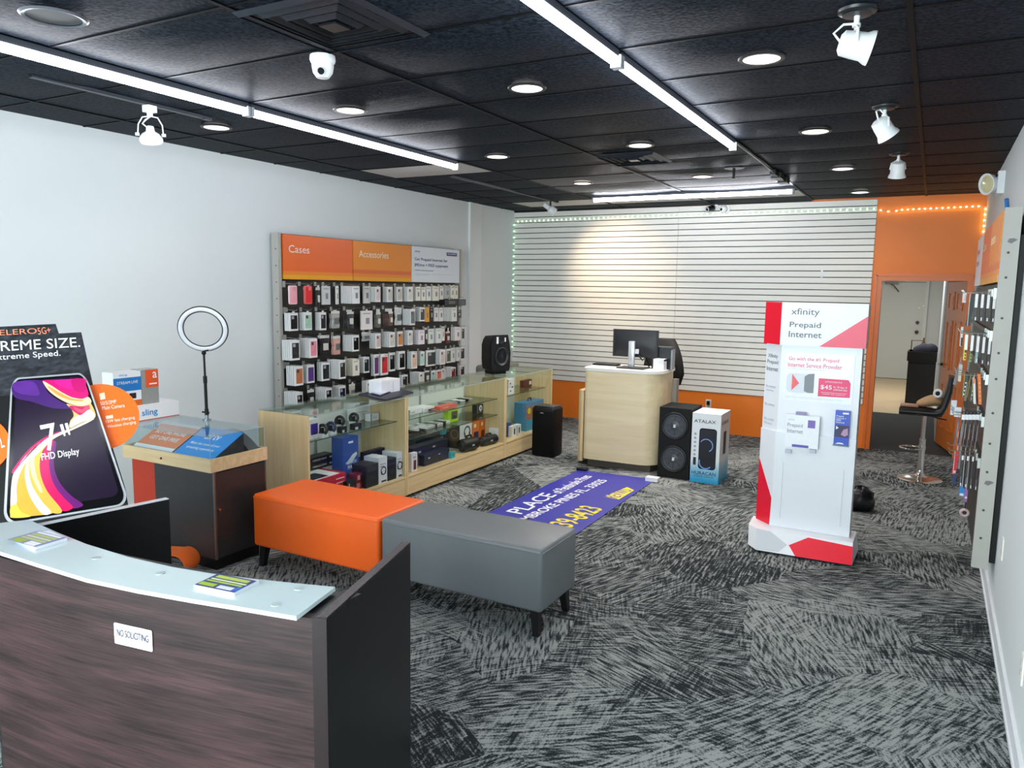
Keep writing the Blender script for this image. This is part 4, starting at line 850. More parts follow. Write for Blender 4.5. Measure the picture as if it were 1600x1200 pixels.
# grey tray under it
t = thing('grey_stand', 'low grey rounded stand behind the showcase under the black speaker', 'stand', (-4.62, 7.1, 0))
p0, p1 = fx(756, 600, -4.62), fx(795, 590, -4.62)
MB().rbox(-4.75, -4.52, p0.y, p1.y+.1, 0, .955, .04, 3).build('stand_body', mat('6d6f66', .5), t)
# double subwoofer box
t = thing('subwoofer', 'black floor speaker box with two big cones beside the cash counter', 'speaker', (-2.18, 7.5, 0))
MB().box(-2.335, -2.012, 7.335, 7.72, 0, .715).build('cabinet', mat('060607', .6, spec=.3), t)
for z in (.535, .20):
    k = MB().torus((-2.173, 7.335, z), .128, .014, (0, -1, 0), 40, 8).build('surround', mat('0f1012', .4), t)
    k2 = MB().lathe([(.122, .002), (.105, .004), (.06, -.03), (.045, -.028), (.002, -.018)], (-2.173, 7.335, z), (0, -1, 0)); k2 = MB().lathe([(.122, .004), (.108, .010), (.098, .004), (.055, .0015), (.035, .008), (.002, .012)], (-2.173, 7.334, z), (0, -1, 0)).build('cone', mat('3c4146', .4), t)
    f = Face((-2.173, 7.322, z), (1, 0, 0), VERT); f.poly([(-.012, -.016), (.010, -.016), (.014, .016), (-.010, .018)], mat('cfd4d8', .3), t, 'logo')
    m = MB()
    for q in range(8):
        a = q*math.pi/4; m.tube([(-2.173+.05*math.cos(a), 7.330, z+.05*math.sin(a)), (-2.173+.10*math.cos(a), 7.327, z+.10*math.sin(a))], .002, 5)
    m.build('cone_ribs', mat('25282c', .4), t)
# boxed speaker
bx0, bx1, by0, by1, bh = -1.995, -1.715, 7.318, 7.70, .69
t = thing('speaker_carton', 'tall white and blue carton picturing a lit speaker, beside the subwoofer', 'carton', ((bx0+bx1)/2, (by0+by1)/2, 0))
m_, nt, bs = new_mat('white_to_blue_print'); tc = N(nt, 'ShaderNodeTexCoord'); sx_ = N(nt, 'ShaderNodeSeparateXYZ'); nt.links.new(tc.outputs['Object'], sx_.inputs[0])
nz = N(nt, 'ShaderNodeTexNoise'); nz.inputs['Scale'].default_value = 6; nt.links.new(tc.outputs['Object'], nz.inputs[0])
ma = N(nt, 'ShaderNodeMath', operation='MULTIPLY_ADD'); ma.inputs[1].default_value = .06; nt.links.new(nz.outputs['Fac'], ma.inputs[0]); nt.links.new(sx_.outputs[2], ma.inputs[2])
rp = N(nt, 'ShaderNodeValToRGB'); e = rp.color_ramp.elements; e[0].position = .05; e[0].color = hx('1f9fd0')+(1,); e[1].position = .26; e[1].color = hx('e4e9ec')+(1,); x_ = e.new(.17); x_.color = hx('8fc3dc')+(1,)
nt.links.new(ma.outputs[0], rp.inputs[0]); nt.links.new(rp.outputs[0], bs.inputs['Base Color']); bs.inputs['Roughness'].default_value = .4
MB().box(bx0, bx1, by0, by1, 0, bh).build('carton_body', m_, t)
f = Face((bx0, by0, 0), (1, 0, 0), VERT); w = bx1-bx0
f.txt('ATALAX', .07*w, .865*bh, .76*w, .045*bh, mat('1b1d26', .5), t, .02)
f.poly(rrect(.27*w, .20*bh, .88*w, .79*bh, .03), mat('10131b', .25), t, 'speaker_picture')
f.poly(rrect(.30*w, .22*bh, .85*w, .77*bh, .025), mat('1c2029', .3), t, 'speaker_picture', .0015)
def arc(cx, cy, r, a0, a1, th_): return [(cx+r*math.cos(math.radians(a0+(a1-a0)*i/20)), cy+r*math.sin(math.radians(a0+(a1-a0)*i/20))) for i in range(21)]+[(cx+(r-th_)*math.cos(math.radians(a1-(a1-a0)*i/20)), cy+(r-th_)*math.sin(math.radians(a1-(a1-a0)*i/20))) for i in range(21)]
f.poly(arc(.53*w, .545*bh, .24*w, 150, -60, .03*w), mat('7fa8e6', .4), t, 'light_ring_picture', .0022); f.poly(arc(.53*w, .30*bh, .24*w, 160, 320, .04*w), mat('6d9be0', .4), t, 'light_ring_picture', .0022)
f.txt('HURACAN', .06*w, .115*bh, .84*w, .05*bh, mat('13294f', .5), t, .02); f.txt('WIRELESS SPEAKER', .12*w, .085*bh, .72*w, .018*bh, mat('1f3f66', .5), t)
for z_ in (.70, .64, .58, .52, .46, .40): f.disc(.13*w, z_*bh, .012, mat('9aa3b5', .5), t, 'icon')
f.rect(.09*w, .25*bh, .19*w, .36*bh, mat('20242c', .5), t, 'icon')
f = Face((bx1, by0, 0), (0, 1, 0), VERT); f.rect(.35*(by1-by0), .40*bh, .62*(by1-by0), .73*bh, mat('1a1416', .4), t, 'speaker_picture'); f.txt('ATALAX', .10*(by1-by0), .84*bh, .7*(by1-by0), .05*bh, mat('7c3a2e', .5), t, .01)
# ================================================================== BANNER ON THE FLOOR
t = thing('vinyl_banner', 'purple vinyl banner with white and yellow lettering spread on the carpet', 'banner', (-2.7, 6.0, 0))
b0, b1, b2, b3 = fz(905, 735), fz(1024, 750), fz(900, 836), fz(776, 796)
e0 = b3+(b3-b0)*.42; e1_ = b2+(b2-b1)*.36
m_ = mat('2f2f9e', .35, noise=.12, scale=1.5)
MB().prism([e0+VERT*.004, e1_+VERT*.004, b1+VERT*.004, b0+VERT*.004], (0, 0, .003)).build('vinyl_sheet', m_, t)
def ftxt(sx, l, r, topl, m, bold=0, fl_=False):
    O, U, T_ = fz(*l, .0075), fz(*r, .0075), fz(*topl, .0075); return text(t, sx, O, U-O, T_-O, (U-O).length, (T_-O).length, m, bold, 'lettering', .0006)
WT = mat('f2f3f8', .5); YL = mat('e9d62a', .5)
ftxt('PLACE', (815, 803.5), (871, 773.5), (796, 797), WT, .02); ftxt('of Pembroke Pines', (876, 771.5), (926, 744.5), (864, 767), WT, .02)
ftxt('PEMBROKE PINES FL. 33025', (812, 821), (950, 751), (801, 816), WT, .03); ftxt('239-8423', (884, 830), (944, 795.5), (864, 818), YL, .04)
P = [fz(*q, .0075) for q in ((968, 780.5), (992, 766), (981, 760.5), (943, 776))]; P = [fz(*q, .0075) for q in ((967, 780.5), (991, 766), (980, 761), (943, 776))]
MB().prism(P, (0, 0, .0006)).build('yellow_block', YL, t, smooth=False)
O, U, T_ = fz(964, 779.5, .0075), fz(988, 766.5, .0075), fz(950, 774, .0075); text(t, 'REVWS', O, U-O, T_-O, (U-O).length, (T_-O).length, mat('3b389c', .5), .0, 'lettering', .001)
a = fz(909, 735.5); t = thing('black_weight', 'flat black block holding down the far banner corner', 'block', a); MB().rbox(a.x-.05, a.x+.06, a.y-.03, a.y+.04, .007, .03, .004).build('block_body', BLACK, t)
a = fz(1021, 753); t = thing('white_box', 'small white box lying on the far right banner corner', 'box', a); MB().box(a.x-.075, a.x+.05, a.y-.03, a.y+.05, .007, .045).build('carton', PAPER, t); MB().box(a.x-.073, a.x+.048, a.y-.028, a.y+.048, .045, .047).build('lid', mat('f6f7f9', .4), t)
# ================================================================== KIOSK
t = thing('display_kiosk', 'tall white and red floor display kiosk in the right half of the shop', 'display stand', (-.7, 5.85, 0))
RED = mat('ea1030', .35, noise=.02); KW = mat('e6e8ee', .35, noise=.01); KG = mat('c6cbd0', .4, noise=.01); PK = mat('e22e58', .35, noise=.02)
kb = [(-1.076, 5.63), (-1.0, 5.535), (-.362, 5.556), (-.352, 5.93), (-1.09, 5.93)]; kt = [(-1.093, 5.70), (-1.02, 5.62), (-.372, 5.645), (-.372, 5.93), (-1.105, 5.93)]
MB().loft([(x, y, .018) for x, y in kb], [(x, y, .152) for x, y in kt]).build('base', KW, t, smooth=False)
MB().prism([(x*.97-.02, 5.58+(y-5.55)*.9, 0) for x, y in kb], (0, 0, .018)).build('foot_plinth', BLACK, t)
def on_base(s_, z_): a, b_ = Vector((kb[1][0], kb[1][1], .018)), Vector((kb[2][0], kb[2][1], .018)); c_, d_ = Vector((kt[1][0], kt[1][1], .152)), Vector((kt[2][0], kt[2][1], .152)); return a.lerp(b_, s_).lerp(c_.lerp(d_, s_), z_)
nb2 = Vector((.03, -.85, .5)).normalized()
for P, m_, n_ in (([(.42, .0), (1.0, .0), (1.0, .82), (.55, .93), (.35, .45)], RED, 'red_panel'), ([(.0, .02), (.24, .06), (.33, .45), (.15, .96), (.0, 1.0)], KG, 'grey_panel')):
    MB().prism([on_base(a, b_)+nb2*.0006 for a, b_ in P], nb2*.0008).build(n_, m_, t, smooth=False)
xl_, xr_, yk, sx0, sy0 = -.943, -.408, 5.76, -1.068, 5.87
bod = [(sx0, sy0), (xl_, yk), (xr_, yk), (xr_, 5.92), (sx0, 5.92)]
MB().prism([(x, y, .152) for x, y in bod], (0, 0, 1.35)).build('body', KW, t, smooth=False)
low_ = [(sx0-.006, sy0-.004), (xl_-.004, yk-.014), (xr_+.002, yk-.014), (xr_+.002, yk), (xl_, yk), (sx0, sy0)]
MB().prism([(x, y, .153) for x, y in low_], (0, 0, .71)).build('lower_shell', KW, t, smooth=False)
fk = Face((xl_, yk, 0), (1, 0, 0), VERT); KW_ = xr_-xl_
for x_ in (.06, .47): MB().box(xl_+x_, xl_+x_+.004, yk-.018, yk-.014, .22, .64).build('panel_line', mat('d3d6de', .4), t)
hp0 = [(-1.085, 5.845), (-.950, 5.715), (-.386, 5.715), (-.386, 5.92), (-1.085, 5.92)]
MB().prism([(x, y, 1.502) for x, y in hp0], (0, 0, .303)).build('header', KW, t, smooth=False)
us = Vector((-.950+1.085, 5.715-5.845, 0)); fs = Face((-1.085, 5.845, 1.502), us, VERT); fs.rect(0, 0, us.length, .303, RED, t, 'red_side')
fh = Face((-.950, 5.715, 1.502), (1, 0, 0), VERT); hw = .564
fh.poly([(.47*hw, 0), (hw, 0), (hw, .222)], PK, t, 'pink_triangle')
GT_ = mat('6a6c72', .5)
fh.txt('xfinity', .115*hw, .205, .335*hw, .060, GT_, t, .01); fh.txt('Prepaid', .105*hw, .118, .37*hw, .050, GT_, t, .03); fh.txt('Internet', .10*hw, .058, .39*hw, .044, GT_, t, .03)
u2 = Vector((xl_-sx0, yk-sy0, 0)); f2 = Face((sx0, sy0, 0), u2, VERT); w2 = u2.length
f2.txt('Xfinity', .15*w2, 1.39, .65*w2, .036, GT_, t, .01); f2.txt('Prepaid', .12*w2, 1.345, .72*w2, .036, GT_, t, .01); f2.txt('Internet', .10*w2, 1.30, .76*w2, .032, GT_, t, .01)
LGY = mat('b3b7bf', .5)
for z_, a, b_ in ((1.175, 'No contract', 'surprises'), (1.04, 'No contract', ''), (.93, 'No credit', 'fees')):
    f2.txt(a, .12*w2, z_, .65*w2, .02, LGY, t)
    if b_: f2.txt(b_, .15*w2, z_-.03, .5*w2, .018, LGY, t)
u3 = Vector((xl_-.004-sx0+.006, yk-.014-sy0+.004, 0)); f3 = Face((sx0-.006, sy0-.004, 0), u3, VERT); w3 = u3.length
f3.poly([(0, .155), (.93*w3, .155), (.98*w3, .36), (.10*w3, .605), (0, .63)], RED, t, 'red_side')
# poster on the kiosk
ps = thing('kiosk_poster', 'white poster with pink headline and price card on the kiosk front', 'poster', (-.68, yk, 1.2))
fp_ = Face((xl_+.03, yk, 1.10), (1, 0, 0), VERT); PW, PH = .46, .345
fp_.rect(0, 0, PW, PH, mat('eef0f6', .25), ps, 'sheet', 0, .004)
PT = mat('e5487a', .5)
fp_.txt('Go with the #1 Prepaid', .025, .285, .335, .034, PT, ps, .01, .006); fp_.txt('Internet Service Provider', .022, .245, .36, .032, PT, ps, .01, .006); fp_.txt('Provided your credit disconnections', .022, .226, .245, .010, LGY, ps, 0, .006)
fp_.poly(rrect(.018, .06, .205, .20, .03), mat('d8dbe4', .4), ps, 'gadget_picture', .0045)
fp_.poly([(.055, .075), (.105, .13), (.055, .195)], mat('ee5a5e', .4), ps, 'gadget_picture', .0055); fp_.poly([(.14, .075), (.165, .065), (.205, .065), (.205, .205), (.165, .20), (.14, .18)], mat('7d8088', .4), ps, 'gadget_picture', .0055)
fp_.poly([(.235, .045), (.445, .05), (.445, .15), (.43, .175), (.235, .175)], mat('e8306f', .4), ps, 'price_card', .0045)
fp_.txt('$45', .25, .095, .075, .035, PAPER, ps, .03, .006); fp_.txt('for 30 days of\nunlimited data', .335, .095, .09, .032, PAPER, ps, .0, .006); fp_.txt('INTRODUCING OUR', .28, .148, .11, .010, PAPER, ps, 0, .006); fp_.rect(.255, .075, .425, .077, PAPER, ps, 'rule', .0055)
fp_.txt('available with equipment', .265, .06, .15, .009, PAPER, ps, 0, .006)
for z_ in (.022, .030): fp_.rect(.01, z_, .40, z_+.0012, LGY, ps, 'small_print', .0045)
# product box hanging on the kiosk, pegs, leaflet
q0_, q1_ = fy(1226, 697, 5.70), fy(1281, 652, 5.70)
s = thing('white_box', 'white box with grey lettering and purple square hanging on the kiosk', 'box', ((q0_.x+q1_.x)/2, 5.72, q0_.z))
MB().box(q0_.x, q1_.x, 5.70, 5.744, q0_.z, q1_.z).build('carton', mat('eef0f5', .35), s)
f = Face((q0_.x, 5.70, q0_.z), (1, 0, 0), VERT); w = q1_.x-q0_.x; H = q1_.z-q0_.z
f.txt('Prepaid', .05*w, .60*H, .46*w, .14*H, mat('9599a8', .5), s, .02); f.txt('Internet', .05*w, .44*H, .48*w, .13*H, mat('9599a8', .5), s, .02); f.rect(.66*w, .64*H, .88*w, .88*H, mat('7a62b4', .4), s, 'purple_square'); f.rect(.22*w, .01*H, .72*w, .09*H, mat('5a55b0', .4), s, 'blue_strip'); f.txt('xfinity', .06*w, .82*H, .2*w, .06*H, LGY, s)
MB().box(q0_.x+.06, q0_.x+.13, 5.715, 5.735, q1_.z, q1_.z+.022).build('hang_tab', mat('8b80a8', .4), s)
for px in (1232, 1270):
    p = fy(px, 704, 5.74); MB().box(p.x-.02, p.x+.02, 5.715, yk-.014, p.z-.016, p.z+.012).build('shelf_peg', mat('c3c6d2', .35), t)
q0_, q1_ = fy(1302, 694, 5.72), fy(1329, 643, 5.72)
s = thing('leaflet', 'blue leaflet with a photo of two people, at the kiosk right edge', 'leaflet', ((q0_.x+q1_.x)/2, 5.73, q0_.z))
MB().box(q0_.x, q1_.x, 5.725, 5.744, q0_.z, q1_.z).build('leaflet_stack', mat('2a4cc0', .35), s)
f = Face((q0_.x, 5.725, q0_.z), (1, 0, 0), VERT); w = q1_.x-q0_.x; H = q1_.z-q0_.z
f.txt('Prepaid\nInternet +\nFREE\nGateway', .08*w, .62*H, .66*w, .24*H, PAPER, s, .02); f.rect(.03*w, .22*H, .97*w, .57*H, mat('3a3658', .5), s, 'photo'); f.poly([(.45*w, .30*H), (.7*w, .25*H), (.93*w, .3*H), (.9*w, .5*H), (.6*w, .45*H)], mat('b58fb0', .5), s, 'photo', .0015); f.rect(.5*w, .90*H, .9*w, .95*H, PAPER, s, 'white_strip'); f.poly([(.1*w, .44*H), (.28*w, .49*H), (.1*w, .55*H)], PAPER, s, 'play_mark', .0015); f.poly([(.1*w, .02*H), (.7*w, .02*H), (.6*w, .06*H), (.3*w, .06*H)], PAPER, s, 'white_strip')
MB().box(q0_.x-.004, q1_.x+.004, 5.722, 5.746, q0_.z-.012, q0_.z).build('holder', glass('e8eef4', .8), s)
# black bag behind the kiosk
p = fz(1345, 822)
m = MB().ball((p.x-.06, p.y+.52, .09), .13, .11, .12, 20, 12); random.seed(3)
m.v = [v+Vector((random.uniform(-.012, .012), random.uniform(-.012, .012), random.uniform(-.012, .012) if v.z > .01 else 0)) for v in m.v]
m.v = [Vector((v.x, v.y, max(v.z, .0))) for v in m.v]
solo('plastic_bag', m, mat('15151b', .3), 'crumpled black bag on the carpet behind the kiosk', 'bag')
# ================================================================== BAR STOOL
sx, sy = .0, 8.67
t = thing('bar_stool', 'black bar stool on a chrome pedestal before the back doorway', 'stool', (sx, sy, 0))
CH2 = mat('d5d3cf', .15, .95, noise=.02)
MB().lathe([(.205, .0), (.208, .006), (.19, .016), (.12, .03), (.05, .045), (.035, .06), (.03, .10), (.028, .12)], (sx, sy, 0), n=40).build('base', CH2, t)
MB().cyl((sx, sy, .10), (sx, sy, .42), .030).cyl((sx, sy, .42), (sx, sy, .70), .020).build('column', CH2, t)
m = MB().torus((sx-.10, sy-.06, .33), .10, .009, (0, 0, 1), 32, 8); m.tube([(sx-.02, sy-.01, .33), (sx+.0, sy, .33)], .012).cyl((sx, sy, .31), (sx, sy, .35), .034); m.build('footrest', CH2, t)
SB = mat('111012', .35, noise=.1, bump=.05)
R = []
for i in range(15):
    k = i/14
    if k < .55: cx, cz, th_, w_ = -.23+.36*(k/.55), .710, .085, .19
    else:
        q = (k-.55)/.45; cx, cz, th_, w_ = .13+.075*math.sin(q*1.5), .715+.36*q**1.25, .115-.06*q, .19-.05*q**2
    dirv = Vector((1, 0, 0)) if k < .5 else Vector((math.cos((k-.5)/.5*1.45), 0, math.sin((k-.5)/.5*1.45)))
    nrm = Vector((-dirv.z, 0, dirv.x)); P = []
    for j in range(16):
        a = 2*math.pi*j/16; P.append(Vector((sx+cx, sy, cz))+Vector((0, 1, 0))*(w_*(abs(math.cos(a))**.5)*math.copysign(1, math.cos(a)))+nrm*(th_/2*(abs(math.sin(a))**.7)*math.copysign(1, math.sin(a))))
    R.append(P)
MB().rings(R).build('seat_shell', SB, t, angle=70)
MB().box(sx-.09, sx+.09, sy-.09, sy+.09, .672, .684).tube([(sx, sy, .675), (sx+.12, sy-.12, .66), (sx+.19, sy-.15, .655)], .006).build('seat_mount', BLACK, t)
# things on the stool
m = MB().ball((sx+.045, sy-.03, .805), .13, .10, .058, 20, 12); m.v = [Vector((v.x, v.y, max(v.z, .756)+.02*math.sin((v.x-sx)*18))) for v in m.v]; m.v = [Vector((v.x, v.y, max(v.z, .756))) for v in m.v]
solo('pouch', m, mat('b9926a', .7), 'tan pouch lying on the bar stool seat', 'pouch')
p = fy(1466, 615, sy-.10)
t2 = thing('tape_roll', 'white roll with a black core on the tan pouch', 'roll', (p.x, p.y, p.z)); ax = Vector((-.35, -1, .1)).normalized()
MB().torus(p, .033, .014, ax, 32, 8, sq=1.6).build('roll', PAPER, t2); MB().cyl(p-ax*.02, p+ax*.012, .022).build('core', BLACK, t2)
m = MB().rbox(sx-.225, sx-.06, sy-.13, sy+.02, .752, .772, .006); solo('folded_cloth', m, mat('a8806c', .7), 'flat pinkish brown cloth at the left edge of the bar stool seat', 'cloth')
# ================================================================== BACK ROOM CABINET
cy_ = 14.6
c0, c1 = fy(1415, 612, cy_), fy(1462, 612, cy_); ct_ = fy(1420, 549, cy_).z
t = thing('storage_cabinet', 'black cabinet standing on the tiles in the back room', 'cabinet', ((c0.x+c1.x)/2, cy_, 0))
CB = mat('0c0c11', .5)
xw1 = min(c1.x, .10)
MB().box(c0.x, xw1, cy_, cy_+.5, 0, ct_).build('cabinet_body', CB, t); MB().box(c0.x-.02, xw1+.01, cy_-.03, cy_+.52, ct_-.16, ct_).build('cabinet_top', CB, t)
MB().box(c0.x+.01, xw1-.01, cy_-.012, cy_, .04, ct_-.2).build('cabinet_front', mat('101016', .4), t)
m = MB().ball(((c0.x+xw1)/2+.06, cy_+.2, ct_), .22, .15, .14, 18, 10); m.v = [Vector((min(v.x, .115)+0, v.y, max(v.z, ct_)+.01*math.sin(v.x*40))) for v in m.v]; m.v = [Vector((v.x, v.y, max(v.z, ct_))) for v in m.v]
solo('clothes_pile', m, mat('12132a', .8), 'dark blue clothes heaped on the back room cabinet', 'clothes')
p = fy(1443, 537, cy_+.38); solo('bottle', MB().lathe([(.035, 0), (.037, .02), (.037, .12), (.014, .17), (.014, .22), (.002, .221)], (p.x, cy_+.42, ct_)), mat('6a4a2a', .2), 'brown bottle behind the clothes on the back room cabinet', 'bottle')
p = fy(1426, 545, cy_+.05)
m = MB()
for a, b_ in (((p.x-.03, ct_), (p.x-.03, ct_+.17)), ((p.x-.03, ct_+.17), (p.x+.16, ct_+.17))): m.tube([(a[0], cy_+.44, a[1]), (b_[0], cy_+.44, b_[1])], .008, 6)
m.cyl((p.x-.03, cy_+.44, ct_), (p.x-.03, cy_+.44, ct_+.008), .02); solo('wire_frame', m, mat('3a3a3c', .4, .6), 'thin wire frame on the back room cabinet', 'frame')
# ================================================================== SHOWCASE GOODS
def goods(name, label, cat, px0, pyt, px1, X, dep, z0, h, parts=(), group=None, rough=.45, zt=None, pyb=None):
    """a carton whose front (towards the shop) stands on plane X, base z0; parts: (u0, v0, u1, v1, hex[, name]) on the front"""
    pb_ = pyb if pyb is not None else pyt
    y0, y1 = fx(px0, pb_, X).y, fx(px1, pb_, X).y
    for c0_, c1_ in ((4.118, 5.325), (5.333, 7.098), (7.106, 8.25)):
        if c0_ <= (y0+y1)/2 <= c1_: y0, y1 = max(y0, c0_+.022), min(y1, c1_-.022)
    dep = min(dep, X+4.475); zt = fx((px0+px1)/2, pyt, X).z if zt is None else z0+zt
    t = thing(name, label, cat, (X-dep/2, (y0+y1)/2, z0), group=group)
    MB().box(X-dep, X, y0, y1, z0, zt).build('carton_body', mat(h, rough), t)
    f = Face((X, y0, z0), (0, 1, 0), VERT); w, H = y1-y0, zt-z0
    for p in parts:
        if isinstance(p[0], str): f.txt(p[0], p[1]*w, p[2]*H, p[3]*w, p[4]*H, mat(p[5], .5), t, .015)
        elif p[4] == 'ring':
            m = MB().torus(f.p(p[0]*w, p[1]*H, .002), p[2]*min(w, H), p[3]*min(w, H), f.n, 24, 6, sq=.3); m.build('printed_ring', mat(p[5], .5), t)
        else: f.rect(p[0]*w, p[1]*H, p[2]*w, p[3]*H, mat(p[4], .4), t, p[5] if len(p) > 5 else 'printed_panel', .0006+.0005*(len(p) > 6))
    return t
DK = .206
# --- near showcase, shelf
goods('carton', 'white carton picturing a purple game pad on the near showcase shelf', 'box', 484, 655, 499, -4.12, .09, SH1, 'e9eaef', [(.12, .22, .85, .78, '40289a', 'game_pad_picture'), (.3, .0, .7, .3, 'd9dbe2')], pyb=687)
def headset_pic(f, cx, cy, r, t, col='15161a'):
    m = MB().torus(f.p(cx, cy+r*.2, .002), r, r*.16, f.n, 24, 6, sq=.3); m.build('headphone_picture', mat(col, .5), t)
    for s_ in (-1, 1): f.poly([(cx+s_*r-.2*r*s_-.18*r, cy-.75*r), (cx+s_*r-.2*r*s_+.18*r, cy-.75*r), (cx+s_*r-.2*r*s_+.22*r, cy+.1*r), (cx+s_*r-.2*r*s_-.22*r, cy+.1*r)], mat(col, .5), t, 'headphone_picture', .0016)
def watch(px, py, X, h, label):
    p = fx(px, py, X); z = SH1
    t = thing('smart_watch', label, 'watch', (X, p.y, z), group='watches and bands on the near showcase shelf')
    MB().rbox(X-.03, X+.03, p.y-.035, p.y+.035, z, z+.035, .006).build('clear_stand', mat('d5dde0', .2), t)
    MB().torus((X, p.y, z+.062), .036, .013, (.25, -.9, .15), 24, 8).build('strap', mat(h, .5), t)
    MB().rbox(X+.015, X+.035, p.y-.05, p.y-.015, z+.045, z+.085, .005).build('watch_face', mat('0c0d12', .1), t)
watch(504, 676, -4.10, '16171b', 'black watch on a clear stand, first from the left on the near shelf'); watch(517, 673, -4.12, '1f2f58', 'dark blue watch on a clear stand, second on the near showcase shelf')
watch(531, 664, -4.25, '121317', 'black watch on a clear stand, third on the near showcase shelf'); watch(553, 660, -4.25, '101114', 'black watch on a clear stand, fourth on the near showcase shelf')
for (a, b_, lb) in ((534, 542, 'small black earbud box in front of the third watch'), (554, 565, 'small black earbud box in front of the fourth watch')): goods('earbud_box', lb, 'box', a, 664, b_, -4.09, .05, SH1, '17181c', [(.1, .1, .5, .5, 'cfd3d8')], group='small black earbud boxes', pyb=670, zt=.05)
zz = SH1
for i, (r_, c_) in enumerate(((0, 0), (0, 1), (1, 0), (1, 1))):
    y0 = fx(555, 662, -4.36).y+c_*.105
    t = thing('phone_box', f"white phone box on the near showcase shelf, {('lower', 'upper')[r_]} {('left', 'right')[c_]} of the square stack", 'box', (-4.4, y0+.05, zz+r_*.075), group='white phone boxes stacked on the near shelf')
    MB().box(-4.45, -4.36, y0, y0+.10, zz+r_*.075, zz+r_*.075+.072).build('carton', PAPER, t); MB().box(-4.451, -4.359, y0-.001, y0+.101, zz+r_*.075+.05, zz+r_*.075+.052).build('lid_line', mat('b9bcc0', .5), t)
goods('carton', 'tall white carton with grey print at the right end of the near shelf', 'box', 579, 646, 592, -4.25, .06, SH1, 'e6e8ea', [(.25, .3, .8, .5, 'b9d0d2'), (.25, .6, .8, .64, '9aa'+'4a8'), (0, 0, .16, 1, '9a9d9f')], pyb=668)
# near showcase, deck
t = goods('carton', 'flat green slab at the bottom of the near showcase', 'box', 486, 742, 541, -4.04, .34, DK, '5d8a66', [(0, .8, 1, 1, '7aa782')], pyb=740, zt=.045)  # plain green slab on the deck below the red carton
t = goods('carton', 'long red carton with white top lying on the flat green slab', 'box', 484, 722, 540, -4.07, .30, DK+.046, 'c8102c', [(.0, .05, .6, .22, 'c9571c'), (.72, .68, .96, .74, 'f3dfe0'), (.72, .40, .96, .46, 'f3dfe0'), (.05, .55, .22, .62, 'e9b9bb')], pyb=735, zt=.125)
y0, y1 = fx(484, 735, -4.07).y, fx(540, 735, -4.07).y; zr = DK+.046+.125
MB().box(-4.33, -4.085, y0+.01, y1-.05, zr, zr+.001).build('white_lid', PAPER, t); MB().box(-4.25, -4.1, y0+.02, y0+.24, zr+.001, zr+.002).build('black_lid_panel', DARK, t)
for i in (0, 1):
    y0, y1 = fx(484, 705, -4.32).y, fx(521, 705, -4.32).y; z0 = zr+.002+i*.052-.0
    t = thing('slim_carton', f"{('lower', 'upper')[i]} of two slim black cartons stacked on the long red carton", 'box', (-4.37, (y0+y1)/2, z0), group='slim black cartons on the red carton')
    MB().box(-4.42, -4.32, y0, y1, z0, z0+.05).build('carton_body', mat('0e0e11', .4), t); f = Face((-4.32, y0, z0), (0, 1, 0), VERT); f.txt('WIRELESS DRIVE', .03, .018, .16, .014, mat('dfe1e4', .5), t); f.rect((y1-y0)*.82, .017, (y1-y0)*.94, .033, mat('dfe1e4', .5), t, 'printed_panel')
t = goods('carton', 'upright royal blue carton picturing a white gadget in the near showcase', 'box', 536, 683, 560, -4.16, .12, DK, '1f4fa8', [('MAX', .30, .36, .42, .085, 'f2f5fa'), ('ADVANCED', .16, .47, .72, .055, 'e4ecf8'), (.36, .88, .66, .92, 'f2f5fa'), ('NYC', .32, .16, .38, .07, '6f93bd'), (0, 0, 1, .30, '2b5a92')], pyb=728)
f = Face((-4.16, fx(536, 728, -4.16).y, DK), (0, 1, 0), VERT); w = fx(560, 728, -4.16).y-fx(536, 728, -4.16).y; H = .34
f.poly([(.2*w, .62*H), (.62*w, .80*H), (.86*w, .84*H), (.92*w, .78*H), (.55*w, .60*H), (.3*w, .57*H)], mat('c9dbe6', .4), t, 'gadget_picture', .002)
for i, (a, b_, yy, X, dz, hh, lb) in enumerate(((561, 607, 718, -4.30, 0, .06, 'lower'), (563, 604, 703, -4.32, .062, .06, 'upper'))):
    goods('flat_carton', f'{lb} of two flat black cartons at the back of the near showcase', 'box', a, yy, b_, X, .16, DK+dz, ('23282a', '1b1e22')[i], [(.1, .3, .3, .6, '5d7a3a'), (.55, .4, .9, .6, '3d4a50')], group='flat black cartons in the near showcase', pyb=yy, zt=hh)
goods('carton', 'navy carton with white model name at the front of the near showcase', 'box', 508, 748, 543, -4.012, .025, DK, '10182e', [('2000', .6, .35, .25, .3, 'd4dbe6'), (.1, .3, .5, .6, '25324f')], pyb=757, zt=.07)
goods('carton', 'black carton with white stripes beside the navy carton', 'box', 542, 737, 556, -4.03, .09, DK, '141518', [(.2, .2, .3, .8, 'c9cdd2'), (.5, .2, .85, .5, '4a4d52')], pyb=754, zt=.10)
goods('carton', 'small carton with red camouflage print in the near showcase', 'box', 556, 733, 569, -4.05, .08, DK, '7a1c26', [(.1, .1, .5, .4, 'c9737a'), (.55, .4, .9, .85, '2a1014'), (.2, .6, .5, .9, 'd89aa0')], pyb=752, zt=.13)
